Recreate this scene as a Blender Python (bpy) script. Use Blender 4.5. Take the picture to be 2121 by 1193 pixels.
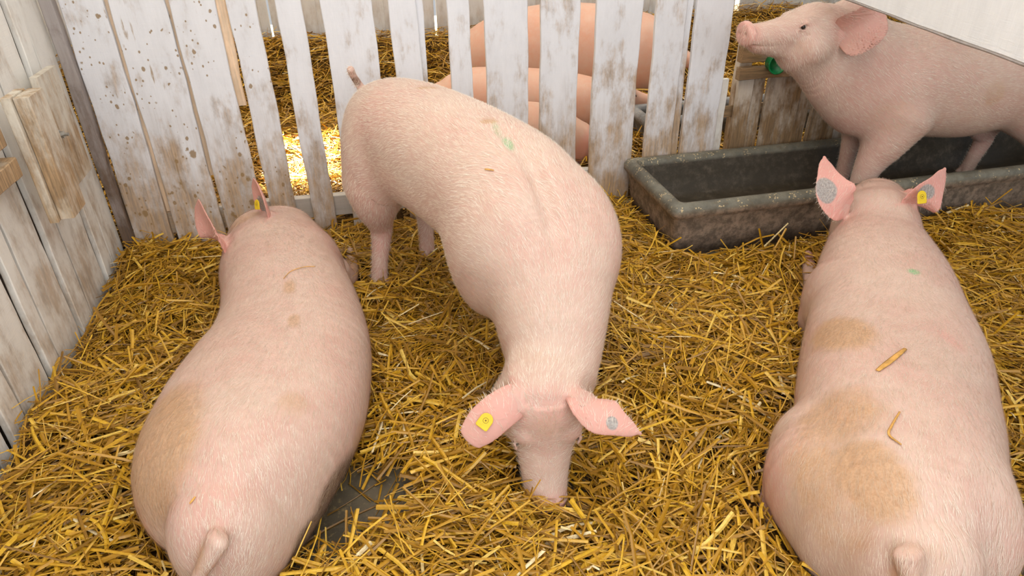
import bpy, bmesh, math, random
import numpy as np
from mathutils import Vector, Matrix, Quaternion

for o in list(bpy.data.objects):
    bpy.data.objects.remove(o)
SC = bpy.context.scene
COL = SC.collection
rng = np.random.default_rng(11)
random.seed(5)
R = math.radians

# ------------------------------------------------------------------ camera
cam_data = bpy.data.cameras.new('camera')
cam = bpy.data.objects.new('camera', cam_data)
COL.objects.link(cam)
cam_data.sensor_fit = 'HORIZONTAL'
cam_data.sensor_width = 36.0
cam_data.lens = 36.0 * 1414.0 / 2121.0
cam_data.clip_start = 0.05
cam_data.clip_end = 200
_th, _yaw, _roll = R(31.3), R(-12.0), R(-1.1)
_fw = Vector((math.sin(-_yaw) * math.cos(_th), math.cos(_yaw) * math.cos(_th), -math.sin(_th)))
_r = _fw.cross(Vector((0, 0, 1))).normalized()
_u = _r.cross(_fw)
_r2 = math.cos(_roll) * _r + math.sin(_roll) * _u
_u2 = -math.sin(_roll) * _r + math.cos(_roll) * _u
_m = Matrix((( _r2.x, _u2.x, -_fw.x, 0), (_r2.y, _u2.y, -_fw.y, 0), (_r2.z, _u2.z, -_fw.z, 1.5), (0, 0, 0, 1)))
cam.matrix_world = _m
SC.camera = cam

# ------------------------------------------------------------------ world, sun, soft light, exposure
w = bpy.data.worlds.new('sky'); SC.world = w
w.use_nodes = True
bg = w.node_tree.nodes['Background']
bg.inputs['Color'].default_value = (0.93, 0.96, 1.0, 1)
bg.inputs['Strength'].default_value = 0.62

sun = bpy.data.objects.new('sun', bpy.data.lights.new('sun', 'SUN'))
COL.objects.link(sun)
sun.data.energy = 130.0
sun.data.angle = R(1.6)
sun.data.color = (1.0, 0.93, 0.80)
SUN_DIR = Vector((-0.42, 0.73, 1.0)).normalized()       # towards the sun
sun.rotation_euler = SUN_DIR.to_track_quat('Z', 'Y').to_euler()

def area(name, loc, target, sx, sy, power, color):
    l = bpy.data.lights.new(name, 'AREA'); l.shape = 'RECTANGLE'
    l.size = sx; l.size_y = sy; l.energy = power; l.color = color
    o = bpy.data.objects.new(name, l); COL.objects.link(o)
    o.location = loc
    d = Vector(target) - Vector(loc)
    o.rotation_euler = (-d).to_track_quat('Z', 'Y').to_euler()
    return o
area('overhead_fill', (0.6, 1.0, 3.2), (0.6, 1.5, 0), 2.8, 2.2, 70.0, (1.0, 0.975, 0.95))  # soft fill lamp added overhead, out of view
area('front_fill', (0.4, -2.2, 2.2), (1.2, 2.4, 0.5), 4.4, 1.8, 100.0, (0.97, 0.98, 1.0))  # fill lamp added behind the camera to brighten faces turned to it
area('overhead_fill', (1.2, 4.9, 3.2), (1.2, 4.8, 0), 5.0, 2.4, 70.0, (1.0, 0.96, 0.90))  # second added overhead fill, for the back pen

vs = SC.view_settings
vs.view_transform = 'Standard'
vs.look = 'None'
vs.gamma = 1.0
vs.use_curve_mapping = False
vs.exposure = -0.12

# ------------------------------------------------------------------ helpers
def tag(o, label=None, cat=None, group=None, kind=None):
    if label: o['label'] = label
    if cat: o['category'] = cat
    if group: o['group'] = group
    if kind: o['kind'] = kind
    return o

def empty(name, loc=(0, 0, 0), rz=0.0):
    o = bpy.data.objects.new(name, None)
    o.empty_display_size = 0.1
    o.location = loc; o.rotation_euler = (0, 0, rz)
    COL.objects.link(o)
    return o

def mesh_obj(name, verts, faces, mat, parent=None, loc=(0, 0, 0), rot=(0, 0, 0), smooth=False):
    me = bpy.data.meshes.new(name)
    me.from_pydata([tuple(v) for v in verts], [], [tuple(f) for f in faces])
    me.validate()
    if smooth:
        me.polygons.foreach_set('use_smooth', [True] * len(me.polygons))
    for m in (mat if isinstance(mat, (list, tuple)) else [mat]):
        me.materials.append(m)
    o = bpy.data.objects.new(name, me)
    COL.objects.link(o)
    o.location = loc; o.rotation_euler = rot
    if parent: o.parent = parent
    return o

def np_mesh(name, V, Q, mats, parent=None, smooth=True, mat_index=None):
    """V (n,3) vertices, Q (m,k) faces with k = 3 or 4."""
    me = bpy.data.meshes.new(name)
    k = Q.shape[1]
    me.vertices.add(len(V)); me.vertices.foreach_set('co', V.astype(np.float32).ravel())
    me.loops.add(Q.size); me.loops.foreach_set('vertex_index', Q.astype(np.int32).ravel())
    me.polygons.add(len(Q))
    me.polygons.foreach_set('loop_start', np.arange(0, Q.size, k, dtype=np.int32))
    me.polygons.foreach_set('loop_total', np.full(len(Q), k, np.int32))
    if mat_index is not None:
        me.polygons.foreach_set('material_index', mat_index.astype(np.int32))
    me.polygons.foreach_set('use_smooth', np.full(len(Q), smooth, bool))
    for m in mats: me.materials.append(m)
    me.update(calc_edges=True)
    o = bpy.data.objects.new(name, me)
    COL.objects.link(o)
    if parent: o.parent = parent
    return o

def vcol(o, name, arr):
    a = o.data.color_attributes.new(name, 'FLOAT_COLOR', 'POINT')
    full = np.ones((len(arr), 4), np.float32); full[:, :arr.shape[1]] = arr
    a.data.foreach_set('color', full.ravel())

def vfloat(o, name, arr):
    a = o.data.attributes.new(name, 'FLOAT', 'POINT')
    a.data.foreach_set('value', arr.astype(np.float32))

def smoothstep(x, a, b):
    t = np.clip((x - a) / (b - a), 0, 1)
    return t * t * (3 - 2 * t)

class VNoise:
    """smooth 2D value noise for terrain heights and densities"""
    def __init__(self, seed, n=64):
        self.g = np.random.default_rng(seed).random((n, n)); self.n = n
    def __call__(self, x, y, scale):
        x = np.asarray(x) * scale + 100.0; y = np.asarray(y) * scale + 100.0
        i = np.floor(x).astype(int); j = np.floor(y).astype(int)
        fx = x - i; fy = y - j
        fx = fx * fx * (3 - 2 * fx); fy = fy * fy * (3 - 2 * fy)
        g = self.g; n = self.n
        a = g[i % n, j % n]; b = g[(i + 1) % n, j % n]; c = g[i % n, (j + 1) % n]; d = g[(i + 1) % n, (j + 1) % n]
        return (a * (1 - fx) + b * fx) * (1 - fy) + (c * (1 - fx) + d * fx) * fy

# ------------------------------------------------------------------ node helpers
class NT:
    def __init__(self, name):
        self.m = bpy.data.materials.new(name); self.m.use_nodes = True
        self.t = self.m.node_tree; self.n = self.t.nodes; self.l = self.t.links
        self.b = self.n['Principled BSDF']
    def node(self, typ, **kw):
        nd = self.n.new(typ)
        for k, v in kw.items():
            if k.startswith('_'):
                setattr(nd, k[1:], v)
            else:
                key = int(k[1:]) if k[0] == 'i' and k[1:].isdigit() else k.replace('__', ' ')
                nd.inputs[key].default_value = v
        return nd
    def link(self, a, b): self.l.new(a, b)
    def coords(self, scale=(1, 1, 1), which='Object', rand=True):
        tc = self.n.new('ShaderNodeTexCoord')
        mp = self.n.new('ShaderNodeMapping'); mp.inputs['Scale'].default_value = scale
        self.link(tc.outputs[which], mp.inputs['Vector'])
        if rand:
            oi = self.n.new('ShaderNodeObjectInfo')
            mu = self.math('MULTIPLY', oi.outputs['Random'], 37.0)
            cb = self.n.new('ShaderNodeCombineXYZ')
            self.link(mu, cb.inputs[0]); self.link(mu, cb.inputs[1]); self.link(mu, cb.inputs[2])
            self.link(cb.outputs[0], mp.inputs['Location'])
        return mp.outputs[0]
    def noise(self, vec, scale, detail=4, rough=0.55, dist=0.0):
        nd = self.n.new('ShaderNodeTexNoise')
        nd.inputs['Scale'].default_value = scale; nd.inputs['Detail'].default_value = detail
        nd.inputs['Roughness'].default_value = rough; nd.inputs['Distortion'].default_value = dist
        if vec is not None: self.link(vec, nd.inputs['Vector'])
        return nd.outputs['Fac']
    def math(self, op, a, b=None, c=None, clamp=False):
        nd = self.n.new('ShaderNodeMath'); nd.operation = op; nd.use_clamp = clamp
        for i, v in enumerate((a, b, c)):
            if v is None: continue
            if isinstance(v, (int, float)): nd.inputs[i].default_value = v
            else: self.link(v, nd.inputs[i])
        return nd.outputs[0]
    def ramp(self, fac, a, b, lo=0.0, hi=1.0):
        nd = self.n.new('ShaderNodeMapRange'); nd.interpolation_type = 'SMOOTHSTEP'
        nd.inputs['From Min'].default_value = a; nd.inputs['From Max'].default_value = b
        nd.inputs['To Min'].default_value = lo; nd.inputs['To Max'].default_value = hi
        self.link(fac, nd.inputs['Value'])
        return nd.outputs[0]
    def mix(self, fac, a, b, blend='MIX'):
        nd = self.n.new('ShaderNodeMix'); nd.data_type = 'RGBA'; nd.blend_type = blend
        if isinstance(fac, (int, float)): nd.inputs[0].default_value = fac
        else: self.link(fac, nd.inputs[0])
        for i, v in ((6, a), (7, b)):
            if isinstance(v, tuple): nd.inputs[i].default_value = v if len(v) == 4 else v + (1,)
            else: self.link(v, nd.inputs[i])
        return nd.outputs[2]
    def bump(self, h, strength=0.3, dist=0.005, prev=None):
        nd = self.n.new('ShaderNodeBump'); nd.inputs['Strength'].default_value = strength
        nd.inputs['Distance'].default_value = dist
        self.link(h, nd.inputs['Height'])
        if prev is not None: self.link(prev, nd.inputs['Normal'])
        return nd.outputs[0]
    def out(self, color=None, rough=0.6, normal=None, spec=0.3):
        if color is not None:
            if isinstance(color, tuple): self.b.inputs['Base Color'].default_value = color if len(color) == 4 else color + (1,)
            else: self.link(color, self.b.inputs['Base Color'])
        if isinstance(rough, (int, float)): self.b.inputs['Roughness'].default_value = rough
        else: self.link(rough, self.b.inputs['Roughness'])
        self.b.inputs['Specular IOR Level'].default_value = spec
        if normal is not None: self.link(normal, self.b.inputs['Normal'])
        return self.m

# ------------------------------------------------------------------ materials
def wood_material(name, paint=(0.80, 0.80, 0.82), wood=(0.36, 0.30, 0.25), dirt=(0.27, 0.175, 0.09), bare_top=0.62, bare_bot=0.08,
                  dirt_amount=0.85, splat=0.0, low_dirt=1.0, swap=False):
    """white-washed board: grain along local Z, paint worn off towards the foot where the pigs rub, mud stains and splashes"""
    t = NT(name)
    vg = t.coords((1, 1, 0.06)); v = t.coords((1, 1, 1)); vs_ = t.coords((1, 1, 0.35))
    grain = t.noise(vg, 130, 6, 0.65)
    grain2 = t.noise(vg, 34, 5, 0.6, 0.6)
    blot = t.noise(v, 5.5, 6, 0.62)
    blot2 = t.noise(vs_, 13, 6, 0.68)
    saw = t.noise(t.coords((0.05, 0.05, 1)), 230, 3, 0.6)
    tc = t.n.new('ShaderNodeTexCoord'); sp = t.n.new('ShaderNodeSeparateXYZ'); t.link(tc.outputs['Object'], sp.inputs[0])
    z = sp.outputs[2]
    # how much paint is left
    zz = t.math('ADD', z, t.math('MULTIPLY', t.math('SUBTRACT', blot, 0.5), 0.75))
    zz = t.math('ADD', zz, t.math('MULTIPLY', t.math('SUBTRACT', grain2, 0.5), 0.55))
    wear = t.ramp(zz, bare_top, bare_bot, 0.0, 0.78)
    wear2 = t.math('MULTIPLY', wear, t.ramp(grain, 0.34, 0.66, 0.45, 1.0))
    pc = t.mix(t.ramp(blot2, 0.3, 0.75), paint, tuple(c * 0.90 for c in paint))
    wc = t.mix(t.ramp(grain2, 0.3, 0.7), wood, tuple(c * 1.75 for c in wood))
    col = t.mix(wear2, pc, wc)
    # mud rubbed on
    dz = t.ramp(z, 0.95, 0.0, 0.0, low_dirt)
    dm = t.math('ADD', t.math('MULTIPLY', dz, 0.36), t.math('MULTIPLY', t.math('SUBTRACT', blot2, 0.5), 1.25))
    dm = t.math('ADD', dm, t.math('MULTIPLY', t.math('SUBTRACT', blot, 0.5), 0.9))
    dm = t.ramp(dm, 0.04, 0.46, 0.0, dirt_amount)
    dcol = t.mix(t.ramp(grain, 0.35, 0.65), dirt, tuple(min(1, c * 1.9) for c in dirt))
    col = t.mix(dm, col, dcol)
    if splat > 0:
        vv = t.coords((1, 1, 0.75))
        for sc, thr in ((44, 0.15), (24, 0.16), (11, 0.12)):
            vo = t.n.new('ShaderNodeTexVoronoi'); vo.inputs['Scale'].default_value = sc
            dist = t.n.new('ShaderNodeMix'); dist.data_type = 'VECTOR'
            t.link(vv, vo.inputs['Vector'])
            warp = t.noise(v, 60, 3)
            d = t.math('ADD', vo.outputs['Distance'], t.math('MULTIPLY', t.math('SUBTRACT', warp, 0.5), 0.25))
            pick = t.math('GREATER_THAN', t.noise(v, 5.0, 2), 0.47)
            sel = t.n.new('ShaderNodeSeparateColor'); t.link(vo.outputs['Color'], sel.inputs[0])
            pick2 = t.math('GREATER_THAN', sel.outputs[0], 1.0 - splat)
            m = t.math('MULTIPLY', t.ramp(d, thr + 0.05, thr - 0.02), t.math('MULTIPLY', pick2, pick))
            col = t.mix(t.math('MULTIPLY', m, 0.85), col, (0.30, 0.19, 0.08))
        run = t.noise(t.coords((1, 1, 0.10)), 46, 3, 0.5, 0.4)
        rm = t.math('MULTIPLY', t.ramp(run, 0.655, 0.70), t.ramp(blot, 0.48, 0.6))
        col = t.mix(t.math('MULTIPLY', rm, 0.75), col, (0.34, 0.22, 0.10))
    h = t.math('ADD', t.math('MULTIPLY', grain, 0.6), t.math('MULTIPLY', saw, 0.5))
    h = t.math('ADD', h, t.math('MULTIPLY', blot2, 0.5))
    nrm = t.bump(h, 0.45, 0.003)
    return t.out(col, 0.62, nrm, 0.25)

M_WOOD = wood_material('whitewashed_board')
M_WOOD_SPLAT = wood_material('splashed_board', splat=0.75, dirt_amount=0.8, bare_top=0.75)
M_LIT_EDGE = wood_material('sunlit_edge_wood', paint=(0.78, 0.62, 0.46), wood=(0.62, 0.45, 0.30), bare_top=2.0, bare_bot=0.2, dirt_amount=0.3)  # pale colour painted as sunlight on the picket edges
M_WOOD_LEFT = wood_material('cream_board', paint=(0.88, 0.85, 0.78), wood=(0.60, 0.52, 0.42), bare_top=0.20, bare_bot=-0.4, dirt_amount=0.62, low_dirt=0.6)
M_WOOD_OLD = wood_material('stained_board', paint=(0.68, 0.62, 0.54), wood=(0.32, 0.23, 0.13), dirt=(0.17, 0.105, 0.05), bare_top=0.85, bare_bot=0.1, dirt_amount=0.95, low_dirt=1.3)
M_WOOD_LATCH = wood_material('stained_cream_board', paint=(0.70, 0.65, 0.55), wood=(0.42, 0.32, 0.20), bare_top=0.3, bare_bot=-0.2, dirt_amount=0.95, low_dirt=1.0)
M_WOOD_RAIL = wood_material('dirty_rail', paint=(0.50, 0.47, 0.43), wood=(0.30, 0.25, 0.20), bare_top=6.0, bare_bot=-4.0, dirt_amount=0.9)
M_WOOD_DARK = wood_material('dark_board', paint=(0.42, 0.38, 0.36), wood=(0.14, 0.10, 0.08), dirt=(0.08, 0.05, 0.03), bare_top=1.4, bare_bot=0.3, dirt_amount=0.85)
M_WOOD_FAR = wood_material('far_board', paint=(0.74, 0.73, 0.71), bare_top=0.35, dirt_amount=0.35)
M_WOOD_WHITE = wood_material('fresh_white_board', paint=(0.93, 0.95, 0.97), bare_top=-3, bare_bot=-4, dirt_amount=0.0, low_dirt=0)

def plain(name, color, rough=0.5, metal=0.0, nscale=40, var=0.25, bump=0.15):
    t = NT(name)
    n = t.noise(t.coords(), nscale, 5, 0.6)
    col = t.mix(t.ramp(n, 0.3, 0.7), tuple(c * (1 - var) for c in color), tuple(min(1, c * (1 + var)) for c in color))
    t.b.inputs['Metallic'].default_value = metal
    return t.out(col, rough, t.bump(n, bump, 0.002), 0.4)

M_STEEL = plain('galvanised_steel', (0.42, 0.41, 0.38), 0.4, 0.8)
M_TAG = plain('yellow_plastic', (0.80, 0.56, 0.02), 0.4, 0.0, 60, 0.06, 0.05)
M_TAGDARK = plain('brown_tag_print', (0.16, 0.09, 0.01), 0.5)
M_EYE = plain('dark_eye', (0.03, 0.02, 0.015), 0.12)
M_GREEN = plain('green_plastic', (0.0, 0.22, 0.06), 0.35)
M_ROOF = plain('roof_sheet', (0.7, 0.69, 0.66), 0.8)
M_WISP = plain('dry_straw', (0.62, 0.33, 0.08), 0.45)

def floor_material():
    t = NT('damp_concrete')
    v = t.coords()
    n1 = t.noise(v, 3.0, 8, 0.65); n2 = t.noise(v, 60, 5, 0.7)
    col = t.mix(t.ramp(n1, 0.3, 0.7), (0.06, 0.05, 0.032), (0.15, 0.12, 0.075))
    col = t.mix(t.ramp(n2, 0.52, 0.75), col, (0.30, 0.22, 0.10))
    return t.out(col, t.ramp(n1, 0.3, 0.7, 0.45, 0.75), t.bump(n2, 0.5, 0.004), 0.4)
M_FLOOR = floor_material()

def trough_material(grey=(0.15, 0.142, 0.108), dark=(0.046, 0.036, 0.022), mud=(0.38, 0.28, 0.20)):
    t = NT('trough_concrete')
    v = t.coords(rand=False)
    n1 = t.noise(v, 5.0, 8, 0.7); n2 = t.noise(v, 26, 7, 0.75); n3 = t.noise(v, 110, 4, 0.6)
    at = t.n.new('ShaderNodeAttribute'); at.attribute_name = 'zone'
    sp = t.n.new('ShaderNodeSeparateColor'); t.link(at.outputs['Color'], sp.inputs[0])
    col = t.mix(t.ramp(n1, 0.35, 0.65), tuple(c * 0.62 for c in grey), tuple(c * 1.4 for c in grey))
    col = t.mix(t.ramp(n2, 0.50, 0.68, 0.0, 0.6), col, (0.14, 0.105, 0.06))
    # inside: wet, dark, scabby
    ins = t.mix(t.math('MULTIPLY', t.ramp(n2, 0.42, 0.72), t.ramp(n1, 0.35, 0.7, 0.1, 0.9)), dark, (0.17, 0.135, 0.095))
    col = t.mix(sp.outputs[0], col, ins)
    # outside: dried mud
    outc = t.mix(t.ramp(n2, 0.34, 0.62), mud, tuple(c * 0.38 for c in mud))
    col = t.mix(t.math('MULTIPLY', sp.outputs[1], t.ramp(n1, 0.15, 0.6, 0.45, 1.0)), col, outc)
    # meal crumbs along the rim
    vo = t.n.new('ShaderNodeTexVoronoi'); vo.inputs['Scale'].default_value = 95; t.link(v, vo.inputs['Vector'])
    cr = t.math('MULTIPLY', t.math('LESS_THAN', vo.outputs['Distance'], 0.34), t.math('GREATER_THAN', t.noise(v, 16, 4, 0.7), 0.56))
    cr = t.math('MULTIPLY', cr, sp.outputs[2])
    col = t.mix(t.math('MULTIPLY', cr, 0.85), col, (0.62, 0.48, 0.26))
    rough = t.math('ADD', t.math('MULTIPLY', n2, 0.35), t.math('MULTIPLY', sp.outputs[1], 0.3))
    rough = t.math('ADD', rough, 0.26)
    h = t.math('ADD', n2, t.math('MULTIPLY', n3, 0.5))
    return t.out(col, rough, t.bump(h, 0.45, 0.005), 0.5)
M_TROUGH = trough_material()

def straw_material():
    t = NT('straw')
    at = t.n.new('ShaderNodeAttribute'); at.attribute_name = 'tone'
    cr = t.n.new('ShaderNodeValToRGB'); e = cr.color_ramp.elements
    e[0].position = 0.0; e[0].color = (0.10, 0.045, 0.008, 1)
    e[1].position = 1.0; e[1].color = (0.95, 0.82, 0.50, 1)
    for p, c in ((0.25, (0.30, 0.145, 0.009, 1)), (0.5, (0.56, 0.29, 0.014, 1)), (0.72, (0.76, 0.45, 0.028, 1)), (0.88, (0.88, 0.63, 0.15, 1))):
        x = e.new(p); x.color = c
    t.link(at.outputs['Fac'], cr.inputs[0])
    n = t.noise(t.coords(rand=False), 70, 3, 0.6)
    col = t.mix(t.ramp(n, 0.35, 0.7, 0.0, 0.45), cr.outputs[0], (0.36, 0.18, 0.02))
    t.b.inputs['Specular IOR Level'].default_value = 0.45
    return t.out(col, 0.36, None, 0.5)
M_STRAW = straw_material()

def mat_material():
    t = NT('matted_straw')
    v = t.coords(rand=False)
    n = t.noise(v, 9, 6, 0.7); n2 = t.noise(v, 90, 5, 0.75)
    col = t.mix(t.ramp(n2, 0.35, 0.7), (0.04, 0.02, 0.005), (0.20, 0.10, 0.015))
    col = t.mix(t.ramp(n, 0.4, 0.7, 0, 0.5), col, (0.07, 0.045, 0.02))
    return t.out(col, 0.8, t.bump(n2, 0.8, 0.01), 0.2)
M_MAT = mat_material()  # dark colour imitates shade deep between the stalks

def skin_material(name, base=(0.625, 0.44, 0.355), warm=(0.61, 0.375, 0.305)):
    t = NT(name)
    v = t.coords(which='Object')
    a = t.n.new('ShaderNodeAttribute'); a.attribute_name = 'marks_a'
    b = t.n.new('ShaderNodeAttribute'); b.attribute_name = 'marks_b'
    sa = t.n.new('ShaderNodeSeparateColor'); t.link(a.outputs['Color'], sa.inputs[0])
    sb = t.n.new('ShaderNodeSeparateColor'); t.link(b.outputs['Color'], sb.inputs[0])
    n1 = t.noise(v, 4.5, 5, 0.6); n2 = t.noise(v, 22, 6, 0.65); n3 = t.noise(v, 160, 4, 0.65); n4 = t.noise(v, 9, 7, 0.7)
    col = t.mix(t.ramp(n1, 0.35, 0.7), base, warm)
    col = t.mix(t.ramp(n2, 0.35, 0.75, 0.0, 0.35), col, (0.74, 0.58, 0.48))
    # pink flush
    pk = t.math('MULTIPLY', sa.outputs[1], t.ramp(n2, 0.2, 0.7, 0.7, 1.0))
    col = t.mix(pk, col, (0.74, 0.33, 0.28))
    # dried mud
    dm = t.math('ADD', sa.outputs[0], t.math('MULTIPLY', t.math('SUBTRACT', n4, 0.5), 1.15))
    dm = t.math('ADD', dm, t.math('MULTIPLY', t.math('SUBTRACT', n2, 0.5), 0.6))
    dm = t.math('MULTIPLY', t.ramp(dm, 0.15, 1.0), t.ramp(sa.outputs[0], 0.0, 0.3))
    col = t.mix(t.math('MULTIPLY', dm, 0.72), col, t.mix(t.ramp(n3, 0.3, 0.7), (0.46, 0.25, 0.10), (0.62, 0.38, 0.20)))
    # light scurf specks everywhere
    sp = t.math('GREATER_THAN', t.noise(v, 75, 3, 0.6), 0.70)
    col = t.mix(t.math('MULTIPLY', sp, 0.3), col, (0.55, 0.30, 0.16))
    # green marking spray, grey tattoo, dark hoof or wet mud
    gm = t.math('MULTIPLY', sa.outputs[2], t.ramp(n3, 0.25, 0.75, 0.2, 1.0))
    col = t.mix(gm, col, (0.10, 0.45, 0.17))
    gy = t.math('MULTIPLY', t.ramp(t.math('ADD', sb.outputs[0], t.math('MULTIPLY', t.math('SUBTRACT', n2, 0.5), 0.5)), 0.3, 0.65), 0.85)
    gy = t.math('MULTIPLY', gy, t.ramp(sb.outputs[0], 0.0, 0.2))
    col = t.mix(gy, col, t.mix(t.ramp(n3, 0.3, 0.7), (0.20, 0.22, 0.21), (0.42, 0.43, 0.40)))
    dk = t.math('ADD', sb.outputs[1], t.math('MULTIPLY', t.math('SUBTRACT', n4, 0.5), 0.35))
    dk = t.math('MULTIPLY', t.ramp(dk, 0.2, 0.8), t.ramp(sb.outputs[1], 0.0, 0.15))
    col = t.mix(t.math('MULTIPLY', dk, 0.9), col, (0.13, 0.075, 0.04))
    t.b.inputs['Subsurface Weight'].default_value = 0.12
    t.b.inputs['Subsurface Radius'].default_value = (0.02, 0.007, 0.004)
    t.b.inputs['Subsurface Scale'].default_value = 0.6
    h = t.math('ADD', t.math('MULTIPLY', n3, 0.6), t.math('MULTIPLY', n2, 0.5))
    return t.out(col, 0.52, t.bump(h, 0.25, 0.003), 0.3)
M_SKIN = skin_material('pig_skin')
M_SKIN_WARMLIT = skin_material('warm_lit_pig_skin', (0.76, 0.47, 0.35), (0.74, 0.40, 0.28))  # copy of the skin with warm light put into its colour

def hair_material():
    t = NT('bristle')
    at = t.n.new('ShaderNodeAttribute'); at.attribute_name = 'tone'
    col = t.mix(at.outputs['Fac'], (0.55, 0.36, 0.21), (0.92, 0.83, 0.72))
    return t.out(col, 0.4, None, 0.4)
M_HAIR = hair_material()
# ------------------------------------------------------------------ the pen: floor, added roof
WALL_Y = 3.09          # front faces of the partition pickets
LEFT_X = -1.145        # inner faces of the left side boards

fl = mesh_obj('floor', [(-6, -3, -0.08), (8, -3, -0.08), (8, 9, -0.08), (-6, 9, -0.08), (-6, -3, 0), (8, -3, 0), (8, 9, 0), (-6, 9, 0)],
              [(0, 3, 2, 1), (4, 5, 6, 7), (0, 1, 5, 4), (1, 2, 6, 5), (2, 3, 7, 6), (3, 0, 4, 7)], M_FLOOR)
tag(fl, kind='structure')

# unseen roof added to block the sun, holed to let the sun spot in
def roof():
    x0, x1, y0, y1, z = -5.0, 7.5, -1.2, 8.6, 3.4
    px, py = -0.33, 3.88                       # where the sun spot lands
    k = z / SUN_DIR.z
    cx, cy = px + SUN_DIR.x * k, py + SUN_DIR.y * k
    hx, hy = 0.20, 0.36
    xs = [x0, cx - hx, cx + hx, x1]; ys = [y0, cy - hy, cy + hy, y1]
    V, F = [], []
    for zz in (z, z + 0.05):
        for y in ys:
            for x in xs: V.append((x, y, zz))
    for j in range(3):
        for i in range(3):
            if i == 1 and j == 1: continue
            a = j * 4 + i
            F.append((a, a + 4, a + 5, a + 1)); F.append((a + 16, a + 17, a + 21, a + 20))
    return mesh_obj('sun_block_roof', V, F, M_ROOF)
tag(roof(), kind='structure')

# ------------------------------------------------------------------ boards
def board(name, mat, parent, w, d, h, loc, rot=(0, 0, 0), seed=0, jag=0.0025, top_cut=0.0, nseg=14, bev=0.003):
    """upright board: width w along x, thickness d along y, height h along z, origin at the middle of its foot; sawn edges wander"""
    r = np.random.default_rng(seed + 1000)
    ph = r.random(6) * 6.28
    prof = [(-1, -1), (1, -1), (1, 1), (-1, 1)]
    V, F = [], []
    b = min(bev, d * 0.3)
    ring = [(-w/2 + b, -d/2), (w/2 - b, -d/2), (w/2, -d/2 + b), (w/2, d/2 - b), (w/2 - b, d/2), (-w/2 + b, d/2), (-w/2, d/2 - b), (-w/2, -d/2 + b)]
    for k in range(nseg + 1):
        z = h * k / nseg
        le = jag * (math.sin(z * 9 + ph[0]) + 0.6 * math.sin(z * 23 + ph[1])) + jag * 0.5 * (r.random() - 0.5)
        re = jag * (math.sin(z * 8 + ph[2]) + 0.6 * math.sin(z * 27 + ph[3])) + jag * 0.5 * (r.random() - 0.5)
        for (x, y) in ring:
            s = (x + w/2) / w
            zz = z + (top_cut * (s - 0.5) if k == nseg else 0)
            V.append((x + le * (1 - s) + re * s, y, zz))
    n = 8
    for k in range(nseg):
        for i in range(n):
            a = k * n + i; c = k * n + (i + 1) % n
            F.append((a, c, c + n, a + n))
    F.append(tuple(range(n - 1, -1, -1))); F.append(tuple(nseg * n + i for i in range(n)))
    return mesh_obj(name, V, F, mat, parent, loc, rot)

# back partition: upright pickets nailed to two rails
fence = empty('picket_fence', (0.3, WALL_Y + 0.02, 0))
tag(fence, 'white-washed picket fence with open gaps running across the pen behind the rooting pig', 'fence')
def wl(x, y, z): return (x - 0.3, y - WALL_Y - 0.02, z)
pk = [  # x left, x right, foot z, material, lean
    (-1.094, -0.936, 0.0, M_WOOD_SPLAT, 0.008), (-0.914, -0.710, 0.0, M_WOOD_SPLAT, 0.0),
    (-0.692, -0.524, 0.0, M_WOOD_SPLAT, -0.003), (-0.484, -0.372, 0.05, M_WOOD_SPLAT, 0.0), (-0.302, -0.200, 0.0, M_WOOD, 0.003),
    (-0.122, 0.086, 0.03, M_WOOD, 0.0), (0.153, 0.269, 0.03, M_WOOD, 0.0), (0.396, 0.494, 0.03, M_WOOD, 0.0),
    (0.562, 0.756, 0.03, M_WOOD, -0.006), (0.810, 0.990, 0.02, M_WOOD, 0.0), (1.064, 1.284, 0.02, M_WOOD, 0.004),
    (1.354, 1.500, 0.02, M_WOOD, 0.003), (1.550, 1.735, 0.02, M_WOOD, 0.004)]
for i, (a, b, z0, m, lean) in enumerate(pk):
    board('picket', m, fence, b - a, 0.024, 1.42 - z0 + 0.02 * (i % 3), wl((a + b) / 2, WALL_Y + 0.012, z0), (0, lean, 0), seed=i, jag=0.0022, nseg=22)
def hrail(parent, x0, x1, y, z0, z1, d, mat, org=(0.3, WALL_Y + 0.02), seed=0, name='rail'):
    o = board(name, mat, parent, z1 - z0, d, x1 - x0, (x0 - org[0], y - org[1], (z0 + z1) / 2), (0, R(90), 0), seed=seed)
    return o
hrail(fence, -1.09, 1.76, WALL_Y + 0.048, 0.10, 0.205, 0.045, M_WOOD_RAIL, seed=41)
hrail(fence, -1.12, 1.76, WALL_Y + 0.048, 1.20, 1.31, 0.045, M_WOOD, seed=42)
# strips standing for picket edges in the gaps; pale ones imitate sunlit edges
for i, (a, b, z0) in enumerate(((-0.945, -0.895, 0.21), (-0.725, -0.670, 0.36), (-0.540, -0.494, 0.66), (0.258, 0.296, 0.21), (1.505, 1.545, 0.215))):
    board('edge_strip', M_LIT_EDGE if i < 3 else M_WOOD, fence, b - a, 0.02, 1.19 - z0 if z0 < 0.3 else 1.19 - z0, wl((a + b) / 2, WALL_Y + 0.036, z0), seed=60 + i, nseg=10)
board('corner_post', M_WOOD_DARK, fence, 0.046, 0.05, 1.46, wl(-1.119, WALL_Y - 0.005, 0.0), seed=77, nseg=16)

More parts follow.
